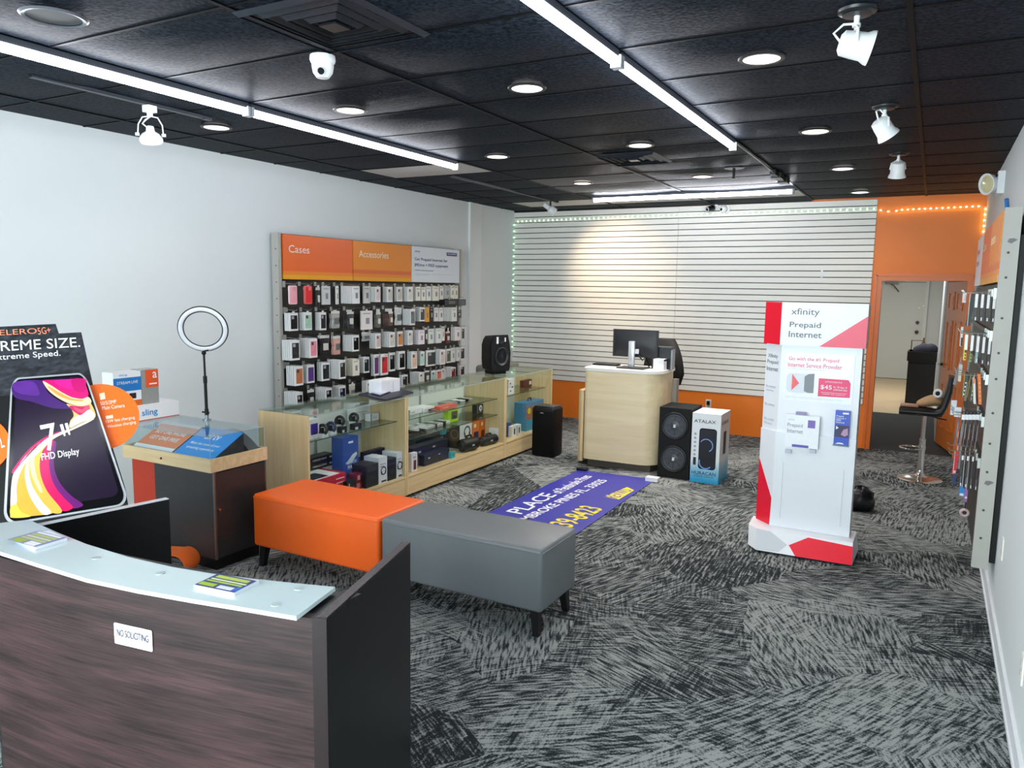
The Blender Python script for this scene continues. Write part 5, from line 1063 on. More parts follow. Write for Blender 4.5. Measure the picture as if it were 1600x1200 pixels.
for i, (a, b_, c_, d_, yy) in enumerate(((572, 591, 592, 605, 722), (605, 619, 620, 628.5, 717))):
    nm_ = ('left', 'right')[i]
    goods('carton', f'black carton {nm_} of the pair beside white headphone cartons in the near showcase', 'box', a, yy+6, b_, -4.01, .16, DK, '0f1115', [(.1, .7, .9, .8, '2c3038'), (.2, .3, .8, .5, '1d2128')], pyb=750, zt=.19, group='black cartons beside headphone cartons')
    t = goods('headphone_carton', f'white headphone carton, {nm_} of two in the near showcase', 'box', c_, yy, d_, -4.01, .16, DK, 'e3e6ec', [(.3, .03, .9, .1, '3a3d44'), (.15, .62, .6, .66, '9a9da6'), (.15, .72, .8, .75, '9a9da6')], pyb=750, zt=.225, group='white headphone cartons')
    y0, y1 = fx(c_, 750, -4.01).y, fx(d_, 750, -4.01).y; headset_pic(Face((-4.01, y0, DK), (0, 1, 0), VERT), (y1-y0)*.55, .10, .032, t)
    goods('slim_carton', f'slim black carton behind the {nm_} headphone carton', 'box', a-2, 705+i*-3, b_+10, -4.20, .05, DK, '121317', [(.1, .75, .6, .85, 'c9cdd4')], pyb=722, zt=.24, group='slim black cartons behind headphones')
Z_ = [Vector((-4.47, fx(571, 690, -4.47).y, z)) for z in (.23, .5, .86)]
led(Z_, 'green LED string glowing in the back corner of the near showcase', '6dff7a', 'led_strip', .07, 6)
# --- middle showcase, upper shelf
for i, (a, b_, X, h_, lb) in enumerate(((641, 659, -4.20, .045, 'first'), (661, 680, -4.20, .035, 'second'))):
    goods('phone_box', f'{lb} flat white box from the left on the upper middle shelf', 'box', a, 650-i*4, b_, X, .16, SH2b, 'e9eaec', [(.1, .3, .4, .6, 'b5b8bd')], group='flat white boxes on the upper middle shelf', pyb=655-i*6, zt=h_)
for i, (a, b_) in enumerate(((672, 690), (688, 714))):
    t = goods('phone_case', ('dark brown' if i == 0 else 'coral')+' phone case lying on the upper middle shelf', 'phone case', a, 640-i*4, b_, -4.18+.05*i, .09, SH2b, ('5a2a26', 'e0604e')[i], [(.15, .3, .5, .7, 'f09080')], pyb=644-i*6, zt=.018+.012*i)
for i, (a, b_) in enumerate(((702, 719), (716, 733), (727, 738))): goods('phone_box', f'{ORD[i]} flat grey box from the left, right end of the upper middle shelf', 'box', a, 633-4*i, b_, -4.22, .14, SH2b, ('8c8f90', 'd4d6d6', 'a5a7a8')[i], [(.1, .2, .9, .5, '55585a')], group='flat grey boxes on the upper middle shelf', pyb=636-4*i, zt=.022)
# middle showcase, lower shelf
for i in range(4):
    p = fx(646+12*(i//2), 684-4*(i//2), -4.15); m = MB()
    for k in range(3):
        q = p+Vector((-.006*k, .004*k, 0)); q.z = SH2a+.009+.044*(i % 2); m.torus(q+Vector((0, 0, .011*k)), .050-.004*k, .006, (.1, .1, 1), 24, 6)
    solo('coiled_cable', m, (mat('111216', .4), mat('dfe1e3', .4))[i % 2], f"{('black', 'white')[i % 2]} coiled cable, {('lower', 'upper')[i % 2]} of the {('left', 'right')[i//2]} pile on the lower middle shelf", 'cable', 'coiled cables on the lower middle shelf')
for i, (a, b_) in enumerate(((667, 683), (680, 697), (692, 703))): goods('phone_box', f'{ORD[i]} flat white box from the left on the lower middle shelf', 'box', a, 671-3*i, b_, -4.2, .14, SH2a, ('dcdedd', 'e9eae9', 'f0f1f0')[i], [(.05, .2, .95, .4, '6a6d70')], group='flat white boxes on the lower middle shelf', pyb=676-3*i, zt=.03)
goods('carton', 'lime green carton with a dark window on the lower middle shelf', 'box', 700, 640, 716, -4.22, .06, SH2a, 'a6d41e', [(.32, .22, .9, .85, '4c4a44', 'window'), (.5, .3, .7, .5, 'c9b04a')], pyb=664)
goods('carton', 'dark carton with a white dial on the lower middle shelf', 'box', 745, 631, 763, -4.25, .06, SH2a, '24262c', [(.6, .6, .22, .10, 'ring', 'eceded'), (.08, .1, .14, .9, '8a8d92'), (.45, .18, .85, .24, 'a9acb0')], pyb=654)
# middle showcase, deck
NV = '141733'
for i, (a, b_, X, z0, h_, lb) in enumerate(((663, 702, -4.06, DK, .10, 'front long navy carton in the middle showcase'), (645, 700, -4.20, DK, .15, 'middle long navy carton in the middle showcase'), (650, 715, -4.34, DK, .17, 'rear long navy carton in the middle showcase'), (668, 722, -4.20, DK+.0, .12, ''))):
    if lb: goods('long_carton', lb, 'box', a, 700, b_, X, .11, z0, NV, [(.15, .6, .22, .72, 'd5d8e0'), (.1, .2, .9, .3, '251a2a'), (.55, .7, .62, .8, 'c9ccd6')], group='long navy cartons in the middle showcase', pyb=(735, 715, 700, 705)[i], zt=h_)
for i, (px, py, X) in enumerate(((708, 716, -4.03), (694, 700, -4.29))):
    p = fx(px, py, X); t = thing('tag_card', ('front' if i == 0 else 'rear')+' turquoise tag card among the navy cartons', 'card', (X, p.y, DK if i == 0 else DK+.171)); z = DK if i == 0 else DK+.171
    MB().box(X-.03, X, p.y-.035, p.y+.035, z, z+.06).build('card', mat('35a7b8', .5), t); Face((X, p.y-.035, z), (0, 1, 0), VERT).rect(.02, .02, .05, .045, mat('1f7f92', .5), t, 'printed_panel')
goods('carton', 'small white and wine red carton at the left end of the middle showcase', 'box', 643, 708, 652, -4.03, .04, DK, 'e6e2e6', [(.35, .08, .8, .6, '6d1f3a', 'phone_picture'), ('Red', .3, .72, .4, .1, '4a4a52')], pyb=733, zt=.17)
p = fx(649, 733, -4.10); solo('rounded_case', MB().rbox(-4.22, -4.08, p.y-.05, p.y+.05, DK, DK+.12, .03, 3), mat('0b0b0f', .4), 'black rounded case behind the wine red carton in the middle showcase', 'case')
t = goods('headphone_carton', 'white and brown headphone carton in the middle showcase', 'box', 718, 672, 737, -4.175, .13, DK, 'e9eaec', [(0, .96, 1, 1, 'c87a7a')], pyb=708, zt=.265)
y0, y1 = fx(718, 708, -4.175).y, fx(737, 708, -4.175).y; headset_pic(Face((-4.175, y0, DK), (0, 1, 0), VERT), (y1-y0)*.6, .16, .055, t, '3a4238')
MB().box(-4.305, -4.175, y0-.002, y0, DK+.01, DK+.255).build('brown_side_print', mat('4a4038', .5), t); MB().torus((-4.235, y0-.003, DK+.16), .045, .006, (0, -1, 0), 24, 6, sq=.3).build('cup_picture', mat('8a6a4a', .5), t)
for i, (a, b_) in enumerate(((738, 749), (750, 762))): goods('carton', ('left' if i == 0 else 'right')+' of two orange cartons behind the barrel speakers', 'box', a, 665, b_, -4.22, .09, DK, 'e8741c', [(.2, .1, .85, .5, ('20275a', '5a1e1a')[i], 'gadget_picture'), (.2, .7, .5, .85, 'ffe3c9')], group='orange cartons in the middle showcase', pyb=700-4*i, zt=.25)
def barrel(px, py, X, r, L, lb, band=False):
    p = fx(px, py, X); z = DK+r; t = thing('barrel_speaker', lb, 'speaker', (X, p.y, DK), group='black barrel speakers')
    MB().lathe([(r*.7, -L/2), (r*.95, -L/2+.012), (r, -L/2+.04), (r, L/2-.04), (r*.95, L/2-.012), (r*.7, L/2)], (X, p.y, z), (.15, 1, 0)).build('barrel', mat('0d0d11', .5), t)
    MB().tube([(X, p.y-.05, z+r*.9), (X, p.y-.04, z+r*1.35), (X, p.y+.04, z+r*1.35), (X, p.y+.05, z+r*.9)], .010).build('handle', BLACK, t)
    MB().cbox((X+r, p.y, z), .004, .06, .016).build('badge', mat('aeb2b8', .4), t)
    for s_ in (-1, 1): MB().lathe([(r*.62, 0), (r*.5, .006), (.002, .003)], (X+s_*.15*L/2, p.y+s_*L/2, z), (.15*s_, s_, 0)).build('end_cone', mat('2c2f34', .4), t)
barrel(732, 698, -4.085, .068, .23, 'black barrel speaker with a carry handle in the middle showcase'); barrel(763, 690, -4.07, .05, .26, 'smaller black barrel speaker right of the big one in the middle showcase')
goods('carton', 'small white carton with a black pill shape, right end of the middle showcase', 'box', 776, 671, 785, -4.05, .10, DK, 'e9ebec', [(.35, .15, .75, .7, '15171b', 'gadget_picture')], pyb=690, zt=.15)
# --- far showcase
goods('carton', 'white carton with black dots on the far showcase shelf', 'box', 794, 592, 803, -4.12, .10, SH3, 'e6e9e8', [(.3, .15, .5, .25, '1d1f22'), (.6, .4, .8, .5, '1d1f22'), (.25, .65, .45, .75, '1d1f22')], pyb=618, zt=.17)
goods('carton', 'dark maroon carton with white print on the far showcase shelf', 'box', 818, 594, 846, -4.25, .05, SH3, '45201f', [(.3, .3, .42, .8, 'e4d2cc'), (.6, .4, .85, .55, 'e4d2cc'), (.95, .2, 1, .8, 'e9c9b0')], pyb=606, zt=.085)
t = goods('carton', 'big blue carton with yellow discs and a carry handle in the far showcase', 'box', 822, 622, 862, -4.08, .16, DK, '3f86b4', [(0, .0, 1, .40, '2a8fb8'), (.0, .40, 1, .86, '9c6a4a'), (.12, .42, .0, .0, 'ring', '000000')][:2], pyb=663, zt=.33)
y0, y1 = fx(822, 663, -4.08).y, 8.228; f = Face((-4.08, y0, DK), (0, 1, 0), VERT); w = y1-y0
for a, col in ((.16, 'c9d24a'), (.45, 'e8b02a'), (.74, '6a3a20')): MB().torus(f.p(a*w, .235, .002), .030, .008, f.n, 24, 6, sq=.3).build('disc_picture', mat(col, .5), t); f.disc(a*w, .235, .022, mat(('d8b92a', 'f0c030', 'e0dcd0')[int(a*3)], .5), t, 'disc_picture')
MB().tube([(-4.16, (y0+y1)/2-.04, DK+.33), (-4.16, (y0+y1)/2-.03, DK+.365), (-4.16, (y0+y1)/2+.03, DK+.365), (-4.16, (y0+y1)/2+.04, DK+.33)], .008).build('handle', DARK, t)
goods('carton', 'small navy carton at the left end of the far showcase', 'box', 792, 660, 799, -4.10, .06, DK, '1d3a80', [(.2, .2, .8, .6, '0e1c44')], pyb=682, zt=.15)
for i, (a, b_) in enumerate(((800, 807), (808, 814))): goods('carton', ('left' if i == 0 else 'right')+' of two small white cartons in the far showcase', 'box', a, 666, b_, -4.05, .06, DK, 'e6e8e8', [(.4, .2, .65, .75, '1d1f22', 'gadget_picture')], group='small white cartons in the far showcase', pyb=683-2*i, zt=.12)
# --- on the showcase top
ztp = .923
Q = [fz(x, y, ztp) for x, y in ((560, 618), (603, 626.5), (646, 614.5), (610, 606))]
solo('dark_mat', MB().prism(Q, (0, 0, .012)), mat('23283c', .5), 'dark blue mat lying across two showcase tops', 'mat')
Q2 = [fz(x, y, ztp+.0125) for x, y in ((580, 616), (594, 619.5), (610, 613.5), (596, 610.5))]; t = thing('tablet', 'dark tablet with a pale screen on the blue mat', 'tablet', sum(Q2, Vector())/4)
MB().prism(Q2, (0, 0, .010)).build('tablet_body', mat('1d1c38', .3), t); c_ = sum(Q2, Vector())/4; MB().prism([c_+(q-c_)*.8+VERT*.0105 for q in Q2], (0, 0, .001)).build('screen', mat('cfc9dc', .2), t)
a, b_ = fx(596, 612, -4.18), fx(625, 611, -4.18); t = thing('white_box', 'white box with two lids beside the tablet on the blue mat', 'box', (-4.25, (a.y+b_.y)/2, ztp+.0125))
MB().box(-4.32, -4.18, a.y, b_.y, ztp+.0125, ztp+.125).build('carton', mat('e9eaf3', .4), t); MB().box(-4.321, -4.179, a.y-.001, b_.y+.001, ztp+.115, ztp+.128).build('lid', PAPER, t); MB().box(-4.1795, -4.1785, (a.y+b_.y)/2+.03, (a.y+b_.y)/2+.034, ztp+.02, ztp+.11).build('seam', mat('c6c8d2', .5), t)
# ================================================================== WALL RACKS
PGREY = mat('aeaba5', .5, noise=.03); RDARK = mat('2b2a27', .5, noise=.1); HOOKM = mat('b5b7b4', .3, .8, noise=.02); BARM = mat('17181a', .35)
def header_mat(c0, c1, c2, c3):
    """printed header: plain field with bands towards its lower edge (a printed pattern, object space)"""
    m, nt, bs = new_mat('printed_header'); tc = N(nt, 'ShaderNodeTexCoord'); sp = N(nt, 'ShaderNodeSeparateXYZ'); nt.links.new(tc.outputs['Generated'], sp.inputs[0])
    rp = N(nt, 'ShaderNodeValToRGB'); rp.color_ramp.interpolation = 'LINEAR'; e = rp.color_ramp.elements
    e[0].position = 0; e[0].color = hx(c3)+(1,); e[1].position = .36; e[1].color = hx(c0)+(1,)
    for p_, c_ in ((.10, c3), (.105, c2), (.18, c2), (.19, c1), (.27, c1), (.30, c0)): x = e.new(p_); x.color = hx(c_)+(1,)
    nt.links.new(sp.outputs[2], rp.inputs[0]); nt.links.new(rp.outputs[0], bs.inputs['Base Color']); bs.inputs['Roughness'].default_value = .35; return m
def rack(label, X, sgn, y0, y1, zt, zb, zh, wallx, bars, name='wall_rack'):
    t = thing(name, label, 'rack', (X, (y0+y1)/2, zb))
    d = -sgn*.05
    for yy in (y0-.055, y1+.015): MB().box(min(X+d-sgn*.02, X+sgn*.015), max(X+d-sgn*.02, X+sgn*.015), yy, yy+.04, zb, zt).build('end_panel', PGREY, t)
    MB().box(min(X, X+d), max(X, X+d), y0, y1, zb+.02, zh).build('back_panel', RDARK, t)
    MB().box(min(X+d, X+d-sgn*.02), max(X+d, X+d-sgn*.02), y0, y1, zb, zt).build('frame', mat('3a3b3c', .5), t)
    for yy in (y0+.25, (y0+y1)/2, y1-.25): MB().box(min(wallx, X+d-sgn*.02), max(wallx, X+d-sgn*.02), yy, yy+.05, zb+.2, zt-.2).build('wall_bracket', BLACK, t)
    for z in bars:
        MB().box(min(X, X+sgn*.022), max(X, X+sgn*.022), y0+.005, y1-.005, z-.014, z+.014).build('hanging_bar', BARM, t)
        MB().box(min(X, X+sgn*.03), max(X, X+sgn*.03), y0-.012, y0+.012, z-.035, z+.025).build('bar_bracket', HOOKM, t)
    return t
RX = -5.42
bars = [fx(442, y_, RX).z for y_ in (443, 484, 527, 570, 610)]; bars.append(bars[-1]-(bars[0]-bars[4])/4)
ry0, ry1 = 5.305, 8.365
LR = rack('long wall rack of phone cases with orange headers behind the showcases', RX, 1, ry0, ry1, 2.355, .27, 1.905, XL, bars)
for z in [.5+.155*k for k in range(12)]: MB().cyl((RX-.015, ry0-.055, z), (RX-.015, ry0-.057, z), .006).build('screw_hole', mat('2a2a2a', .5), LR)
def header(par, X, sgn, ya, yb, za, zb, m):
    return MB().box(min(X, X+sgn*.02), max(X, X+sgn*.02), ya+.006, yb-.006, za, zb).build('header_sign', m, par)
H1 = header_mat('ef6a22', 'f0661e', 'f08a22', 'f2a516'); H2 = header_mat('f08c1e', 'e56a28', 'f08a1e', 'f2a21a'); H3 = mat('dfe6ee', .35, noise=.01)
hy = [ry0, fx(549, 400, RX).y, fx(641, 410, RX).y, ry1]
for i, (m_, words) in enumerate(((H1, [('Cases', .07, .60, .28, .17, 'fbe3d6', .01)]), (H2, [('Accessories', .09, .60, .49, .17, 'fbe9d0', .01)]),
        (H3, [('xfinity', .05, .82, .11, .07, '6d7076', .0), ('Get Prepaid Internet for', .05, .58, .68, .11, '33407c', .02), ('$45/mo + FREE equipment', .05, .42, .69, .11, '33407c', .02), ('Ultimate streaming-ready experience', .06, .31, .37, .045, '5a6488', 0)]))):
    h = header(LR, RX, 1, hy[i], hy[i+1], 1.925, 2.345, m_); f = Face((RX+.02, hy[i]+.006, 1.925), (0, 1, 0), VERT); w = hy[i+1]-hy[i]-.012
    for s_, x_, y_, ww, hh, c_, bd in words: f.txt(s_, x_*w, y_*.42, ww*w, hh*.42, mat(c_, .5), h, bd)
    if i == 2:
        f.rect(.71*w, .80*.42, .94*w, .90*.42, mat('27357c', .4), h, 'navy_tag'); f.txt('FREE EQUIPMENT', .73*w, .83*.42, .19*w, .045*.42, PAPER, h, 0, .0022)
        for z_ in (.20, .23): f.rect(.06*w, z_*.42, (.85 if z_ > .21 else .35)*w, z_*.42+.0025, mat('a9b3c2', .5), h, 'small_print')
# ---- goods on the left rack: (kind, x0, x1, ytop, ybottom, left edge of the stack, colour, words)
W_, B_, K_ = 'box', 'bag', 'blank'
ROWS = [
 [('case', 452, 464, 446, 475.5, 445, 'f3a3b0', 'pale pink phone case'), ('case', 476, 487.5, 446.5, 475, 468, 'e0232c', 'bright red phone case'), (B_, 494, 501, 449, 480, 494, '2a2b31', 'dark smoky bag'), (K_, 503.5, 516, 447, 476, 503, 'd9d9d7', 'white picture box'), (K_, 525.5, 529, 447, 475.5, 525, 'f0eee8', 'thin white box'), (K_, 551, 562, 447, 474.5, 538, 'e6e5e6', 'large white box'), (K_, 568, 578.5, 447, 474, 568, 'e2e1dc', 'white box with square code'), (W_, 587, 594.5, 448, 472, 581, 'e9cfd2', 'rosy window box'), (W_, 605, 613.5, 448, 472, 600, 'cfcbc0', 'first clear case box'), (W_, 620, 629, 448, 471, 617, 'c9c4b8', 'second clear case box'), (W_, 637, 645.5, 448, 471, 633, 'dddacd', 'cream window box'), (K_, 650, 657, 448, 470, 648, 'e8e6dc', 'white cable box'), (K_, 658, 665, 448.5, 470, 657, 'ece9dc', 'cream white box'), (K_, 666.5, 673.5, 447, 470, 666, 'e6e4e2', 'white stylus box'), (K_, 677, 686, 447, 470, 675, 'e4dfd0', 'cream cable box'), (K_, 687, 693, 446.5, 468, 686, 'e2e0dc', 'narrow white box'), (K_, 694, 704, 446, 467, 694, 'aeb3b1', 'grey blank box'), (K_, 704.5, 710, 446, 467, 704, 'e9e4d6', 'white card with black V'), (K_, 710.5, 716, 446, 467, 710, 'e4e0d2', 'second card with V')],
 [(W_, 452, 465.5, 489, 517, 447, '0f1013', 'black window box'), (W_, 475, 487, 488, 516, 471, 'a9cdb6', 'mint marble box'), (W_, 500, 509.5, 488, 516, 495, '121217', 'narrow black window box'), (B_, 518, 532, 486, 513, 516, 'a9aaa8', 'clear bag with ring holder'), (B_, 543, 554, 487, 513, 538, '3b3d40', 'grey ribbed case bag'), (K_, 564.5, 582, 485.5, 515, 564, 'ece4e3', 'wide white box'), (B_, 588.5, 596, 488, 512, 587, '6f6e66', 'olive grey bag'), (B_, 608, 615, 487, 509, 600, '6e534c', 'brown case bag'), (B_, 617, 629, 480, 508, 616, 'd4dad6', 'white tagged bag'), (W_, 641, 648.5, 483, 508, 632, '6d7478', 'slate window box'), (W_, 656, 664, 480, 502, 649, '3c3f44', 'white phone box'), (K_, 664.5, 671, 480, 503, 664, 'eaa422', 'yellow box'), (K_, 672, 677, 481, 502, 671, '191a1c', 'slim black box'), (K_, 678.5, 685, 481, 502, 678, 'e2e0de', 'left plain white box'), (K_, 686, 693, 481, 502, 685, 'e6e5e2', 'right plain white box'), (K_, 706, 714, 480.5, 502, 695, 'dcdbd6', 'broad white box'), (K_, 714.5, 721, 484, 497, 714, '3c4248', 'small slate box')],
 [(W_, 454, 468, 531.5, 563, 445, '23252a', 'dark floral window box'), (W_, 483.5, 495.5, 529, 559, 471, 'ea8fa0', 'pink window box'), (B_, 500, 516, 524, 555, 498, '26272b', 'dark glossy bag'), (B_, 521, 533, 525, 554, 518, 'd9a79a', 'pink and cream bag'), (W_, 551, 561, 524, 549, 540, '0e0f12', 'black case box'), (B_, 565.5, 580, 519, 533, 565, 'b4b9b6', 'small grey pouch'), (W_, 587, 595, 521, 544.5, 581, 'd7bcc0', 'pale rose box'), (W_, 608.5, 617, 519, 542.5, 600, 'cfc9c0', 'clear grey box'), (W_, 621, 629.5, 518, 541, 618, 'd68a48', 'orange floral box'), (W_, 637.5, 645, 516.5, 539, 633, 'cfcfca', 'silver window box'), (K_, 654, 663.5, 516, 538, 646, 'e6dde4', 'white box with pink phone'), (B_, 664, 668.5, 512, 536, 664, '34341c', 'black and yellow bag'), (K_, 669.5, 678, 514, 537, 669, 'dfe6e2', 'white and mint box'), (K_, 682, 690, 513, 536, 679, 'dfe0e0', 'white box with violet phone'), (K_, 690.5, 695, 510, 532.5, 690, 'e2e2dc', 'narrow ivory box'), (B_, 697, 704, 518, 536, 696, '6d1a26', 'dark red bag'), (K_, 711, 720, 511, 532, 706, 'e6dfdf', 'white box with pink mark'), (W_, 721, 726, 511, 531, 720, '2a2a2c', 'last black window box')],
 [(W_, 460.5, 473.5, 572, 602.5, 451, 'b9744e', 'tan leather case box'), (W_, 479.5, 491, 570, 598.5, 474, '5f3f8c', 'purple window box'), (W_, 502.5, 515, 566, 595, 497, '16191e', 'black holster box'), (W_, 530, 540, 563, 592, 517, '2d2d2c', 'white box with black side'), (K_, 551, 561.5, 561, 587, 541, 'e9e3d4', 'white box with orange print'), (W_, 568, 577, 558, 582.5, 564, '10262a', 'dark teal window box'), (W_, 584, 592, 554, 587, 581, '6a3f78', 'violet framed case'), (W_, 595, 606.5, 553, 586, 592, 'd6333a', 'red framed case'), (W_, 608, 617.5, 551, 580, 607, '101114', 'black boxed case'), (W_, 623, 633, 549, 577, 621, '0d0e10', 'slanted black box'), (W_, 643, 652, 549.5, 576, 638, 'e3c3a8', 'peach window box'), (W_, 657, 663.5, 549, 571, 654, 'b9dcd0', 'mint window box'), (W_, 666, 681, 547, 572, 665, '3c3d3c', 'wide box with two windows'), (W_, 687.5, 696, 546, 569.5, 681, 'd9c6c2', 'white and red print box'), (W_, 697.5, 704.5, 545, 567, 697, '57584a', 'olive window box'), (K_, 705, 711.5, 543.5, 566, 705, 'dcdcd8', 'white box with black dot'), (K_, 714, 718.5, 543, 564, 712, 'd2d4d2', 'narrow grey white box'), (W_, 719.5, 726, 542, 562, 719, '0f1012', 'last black framed box')],
 [(W_, 463, 473, 613, 645, 450, '1b1413', 'brown black window box'), (B_, 481, 492, 609, 638, 480, '15181b', 'black tagged pouch'), (W_, 508.5, 518.5, 606, 634, 497, '141518', 'black case carton'), (W_, 529.5, 540, 603, 630, 523, '171d3c', 'navy window box'), (B_, 546, 556, 600, 624, 545, 'b9bbb2', 'clear bag with yellow hanger'), (W_, 572.5, 582, 595, 617, 567, 'cfc8bf', 'clear patterned box'), (B_, 587, 595, 592, 615, 586, '24231a', 'black bag with yellow tag'), (W_, 628, 637, 586, 604, 625, '2d2e30', 'white box with black bar'), (W_, 655, 663, 582, 600, 644, 'd9d6cc', 'ivory window box'), (B_, 664, 672, 579, 598, 664, '4a504e', 'smoky clear bag'), (W_, 674, 681, 579, 597, 673, 'a9cfc4', 'pale mint box'), (W_, 682, 690, 578, 594, 681, 'e2745e', 'coral window box'), (W_, 690.5, 695, 576, 592, 690, 'e4d2cc', 'white and pink box'), (W_, 704.5, 712, 574, 591, 696, '6d1620', 'box with wine red window'), (W_, 719, 726, 571, 587, 716, '101113', 'final black window box')],
]
BOXM = mat('e6e7e8', .45, noise=.01, scale=6)
def package(kind, w, h, col, tab, base, M0, big=False):
    """one hanging package: front on local +x, hung at the origin of its base centre"""
    t = base
    th_ = .0155
    if kind == 'case':
        m = MB(); P = rrect(-w/2, 0, w/2, h, min(.016, w*.2), 5); m.prism([(-th_, a, b_) for a, b_ in P], (th_, 0, 0)).build('case_shell', mat('f2ccd2' if col[0] == 'f' else 'e06a6a', .35), t)
        MB().prism([(.0004, a*.8+w*.06, .01+b_*.88) for a, b_ in P], (.002, 0, 0)).build('case_back', mat(col, .3), t)
        MB().prism([(.0026, a, b_) for a, b_ in rrect(w*.0, h*.74, w*.3, h*.93, .006, 3)], (.002, 0, 0)).build('camera_hole', mat('d8a0a8' if col[0] == 'f' else 'f07a7a', .3), t)
    elif kind == 'box':
        MB().box(-th_, 0, -w/2, w/2, 0, h).build('box_body', BOXM, t)
        MB().box(0, .0012, -w*.34, w*.42, h*.10, h*.86).build('window', mat(col, .2, noise=.25, scale=25), t)
        MB().prism([(.0014, a, b_) for a, b_ in rrect(-w*.26, h*.66, w*.02, h*.82, .004, 3)], (.001, 0, 0)).build('camera_hole', mat('3a3b40' if sum(hx(col)) > .3 else '9a9ca2', .3), t)
    elif kind == 'blank':
        MB().box(-th_, 0, -w/2, w/2, 0, h).build('box_body', mat(col, .45, noise=.02), t)
        dk = sum(hx(col)) < .4
        MB().box(0, .0008, -w*.1, w*.22, h*.30, h*.62).build('printed_picture', mat('8a8f98' if not dk else 'b9bcc2', .5, noise=.3), t)
        MB().box(0, .0008, -w*.35, w*.3, h*.82, h*.88).build('printed_line', mat('a9abb2', .5), t)
    else:
        R = []
        for i in range(9):
            k = i/8; ww = w*(.88+.10*math.sin(k*9)); d_ = .020*(.25+.75*math.sin(math.pi*min(max(k, .05), .95))); R.append([(-.010+d_*.5*math.cos(a), ww/2*math.copysign(abs(math.sin(a))**.6, math.sin(a)), h*.86*k) for a in [2*math.pi*j/12 for j in range(12)]])
        MB().rings(R).build('bag_body', mat(col, .18, noise=.5, scale=28), t)
        MB().box(-.012, -.008, -w*.46, w*.46, h*.84, h).build('header_card', mat('d9dad6', .5), t)
        MB().box(.0005, .002, -w*.2, w*.3, h*.25, h*.6).build('inner_card', mat('d8d6d0' if sum(hx(col)) < .6 else '6a6c70', .4, noise=.3), t)
    if tab > .005: MB().box(-.004, -.002, -min(.014, w*.3), min(.014, w*.3), h-.002, h+tab).build('hang_tab', mat('dfe2e2', .35), t)
nhook = 0
RN = ['top', 'second', 'third', 'fourth', 'fifth']
for r_, row in enumerate(ROWS):
    zb_ = bars[r_]
    for i, (kind, x0, x1, yt, yb2, xl2, col, words) in enumerate(row):
        n = min(6, max(0, int(round((x0-xl2)/2.3))))
        X = RX+.045+.0245*(n+1); xc = (x0+x1)/2
        pt, pbm = fx(xc, yt, X), fx(xc, yb2, X); w = max(.03, fx(x1, (yt+yb2)/2, X).y-fx(x0, (yt+yb2)/2, X).y); h = pt.z-pbm.z
        t = thing('phone_case' if kind == 'case' else 'accessory_bag' if kind == 'bag' else 'accessory_box', f'{words}, {ORD[i]} from left, {RN[r_]} row of the left rack', 'phone case' if kind == 'case' else 'package', group='phone cases and packages on the left wall rack')
        package(kind, w, h, col, max(0, zb_-.012-pt.z), t, None)
        t.location = (X, pt.y, pbm.z)
        for k in range(n):
            c = t.copy(); COL.objects.link(c); c.location = (X-.0245*(k+1), pt.y+.001*k, pbm.z)
            c['label'] = f'package {ORD[k]} behind the {words}, {ORD[i]} from left, {RN[r_]} row'
            b_ = t.children[0].copy(); COL.objects.link(b_); b_.parent = c
            if kind == 'bag': hh_ = t.children[1].copy(); COL.objects.link(hh_); hh_.parent = c
        if nhook < 96:
            nhook += 1
            MB().tube([(RX+.02, pt.y, zb_+.004), (X+.035, pt.y, zb_-.006), (X+.045, pt.y, zb_+.008)], .0028, 6).box(RX+.02, RX+.028, pt.y-.016, pt.y+.016, zb_-.02, zb_+.02).build('hook', HOOKM, LR)
# sixth row, mostly hidden by the showcases
for i in range(10):
    y = 5.42+.29*i; col = ('14161a', 'c9c4b8', 'ea8fa0', 'dfe0e0', '6d7478', 'b9dcd0', '23252a', 'e3c3a8', 'd9d6cc', '57584a')[i]
    t = thing('accessory_box', f'boxed case low behind the showcase glass, {ORD[i]} from left, bottom row', 'package', group='phone cases and packages on the left wall rack')
    package('box', .10, .175, col, .02, t, None); t.location = (RX+.11, y, bars[5]-.21)
    for k in range(2):
        c = t.copy(); COL.objects.link(c); c.location = (RX+.11-.0245*(k+1), y, bars[5]-.21); c['label'] = f'package {ORD[k]} behind the bottom row box, {ORD[i]} from left, left rack'
        b_ = t.children[0].copy(); COL.objects.link(b_); b_.parent = c
# a few small things sticking out at the right end
for i, (a, yt, b_, yb2, h_, lb) in enumerate(((695, 468.5, 715, 477, '14161c', 'flat black box under the top row at the right end'), (716, 467.5, 728, 477.5, '3f4a50', 'small slate box sticking out past the rack right end'))):
    X = RX+.12; p0, p1 = fx(a, yb2, X), fx(b_, yt, X); t = thing('accessory_box', lb, 'package', (X, p0.y, p0.z)); MB().box(X-.05, X, p0.y, p1.y, p0.z, p1.z).build('box_body', mat(h_, .4), t); Face((X, p0.y, p0.z), (0, 1, 0), VERT).rect(.3*(p1.y-p0.y), .2*(p1.z-p0.z), .8*(p1.y-p0.y), .8*(p1.z-p0.z), mat('565a66', .4), t, 'printed_panel')
    MB().tube([(RX+.02, (p0.y+p1.y)/2, p1.z+.03), (X+.02, (p0.y+p1.y)/2, p1.z+.02)], .003, 6).box(X-.03, X-.028, (p0.y+p1.y)/2-.01, (p0.y+p1.y)/2+.01, p1.z, p1.z+.025).build('hang_tab', HOOKM, t)
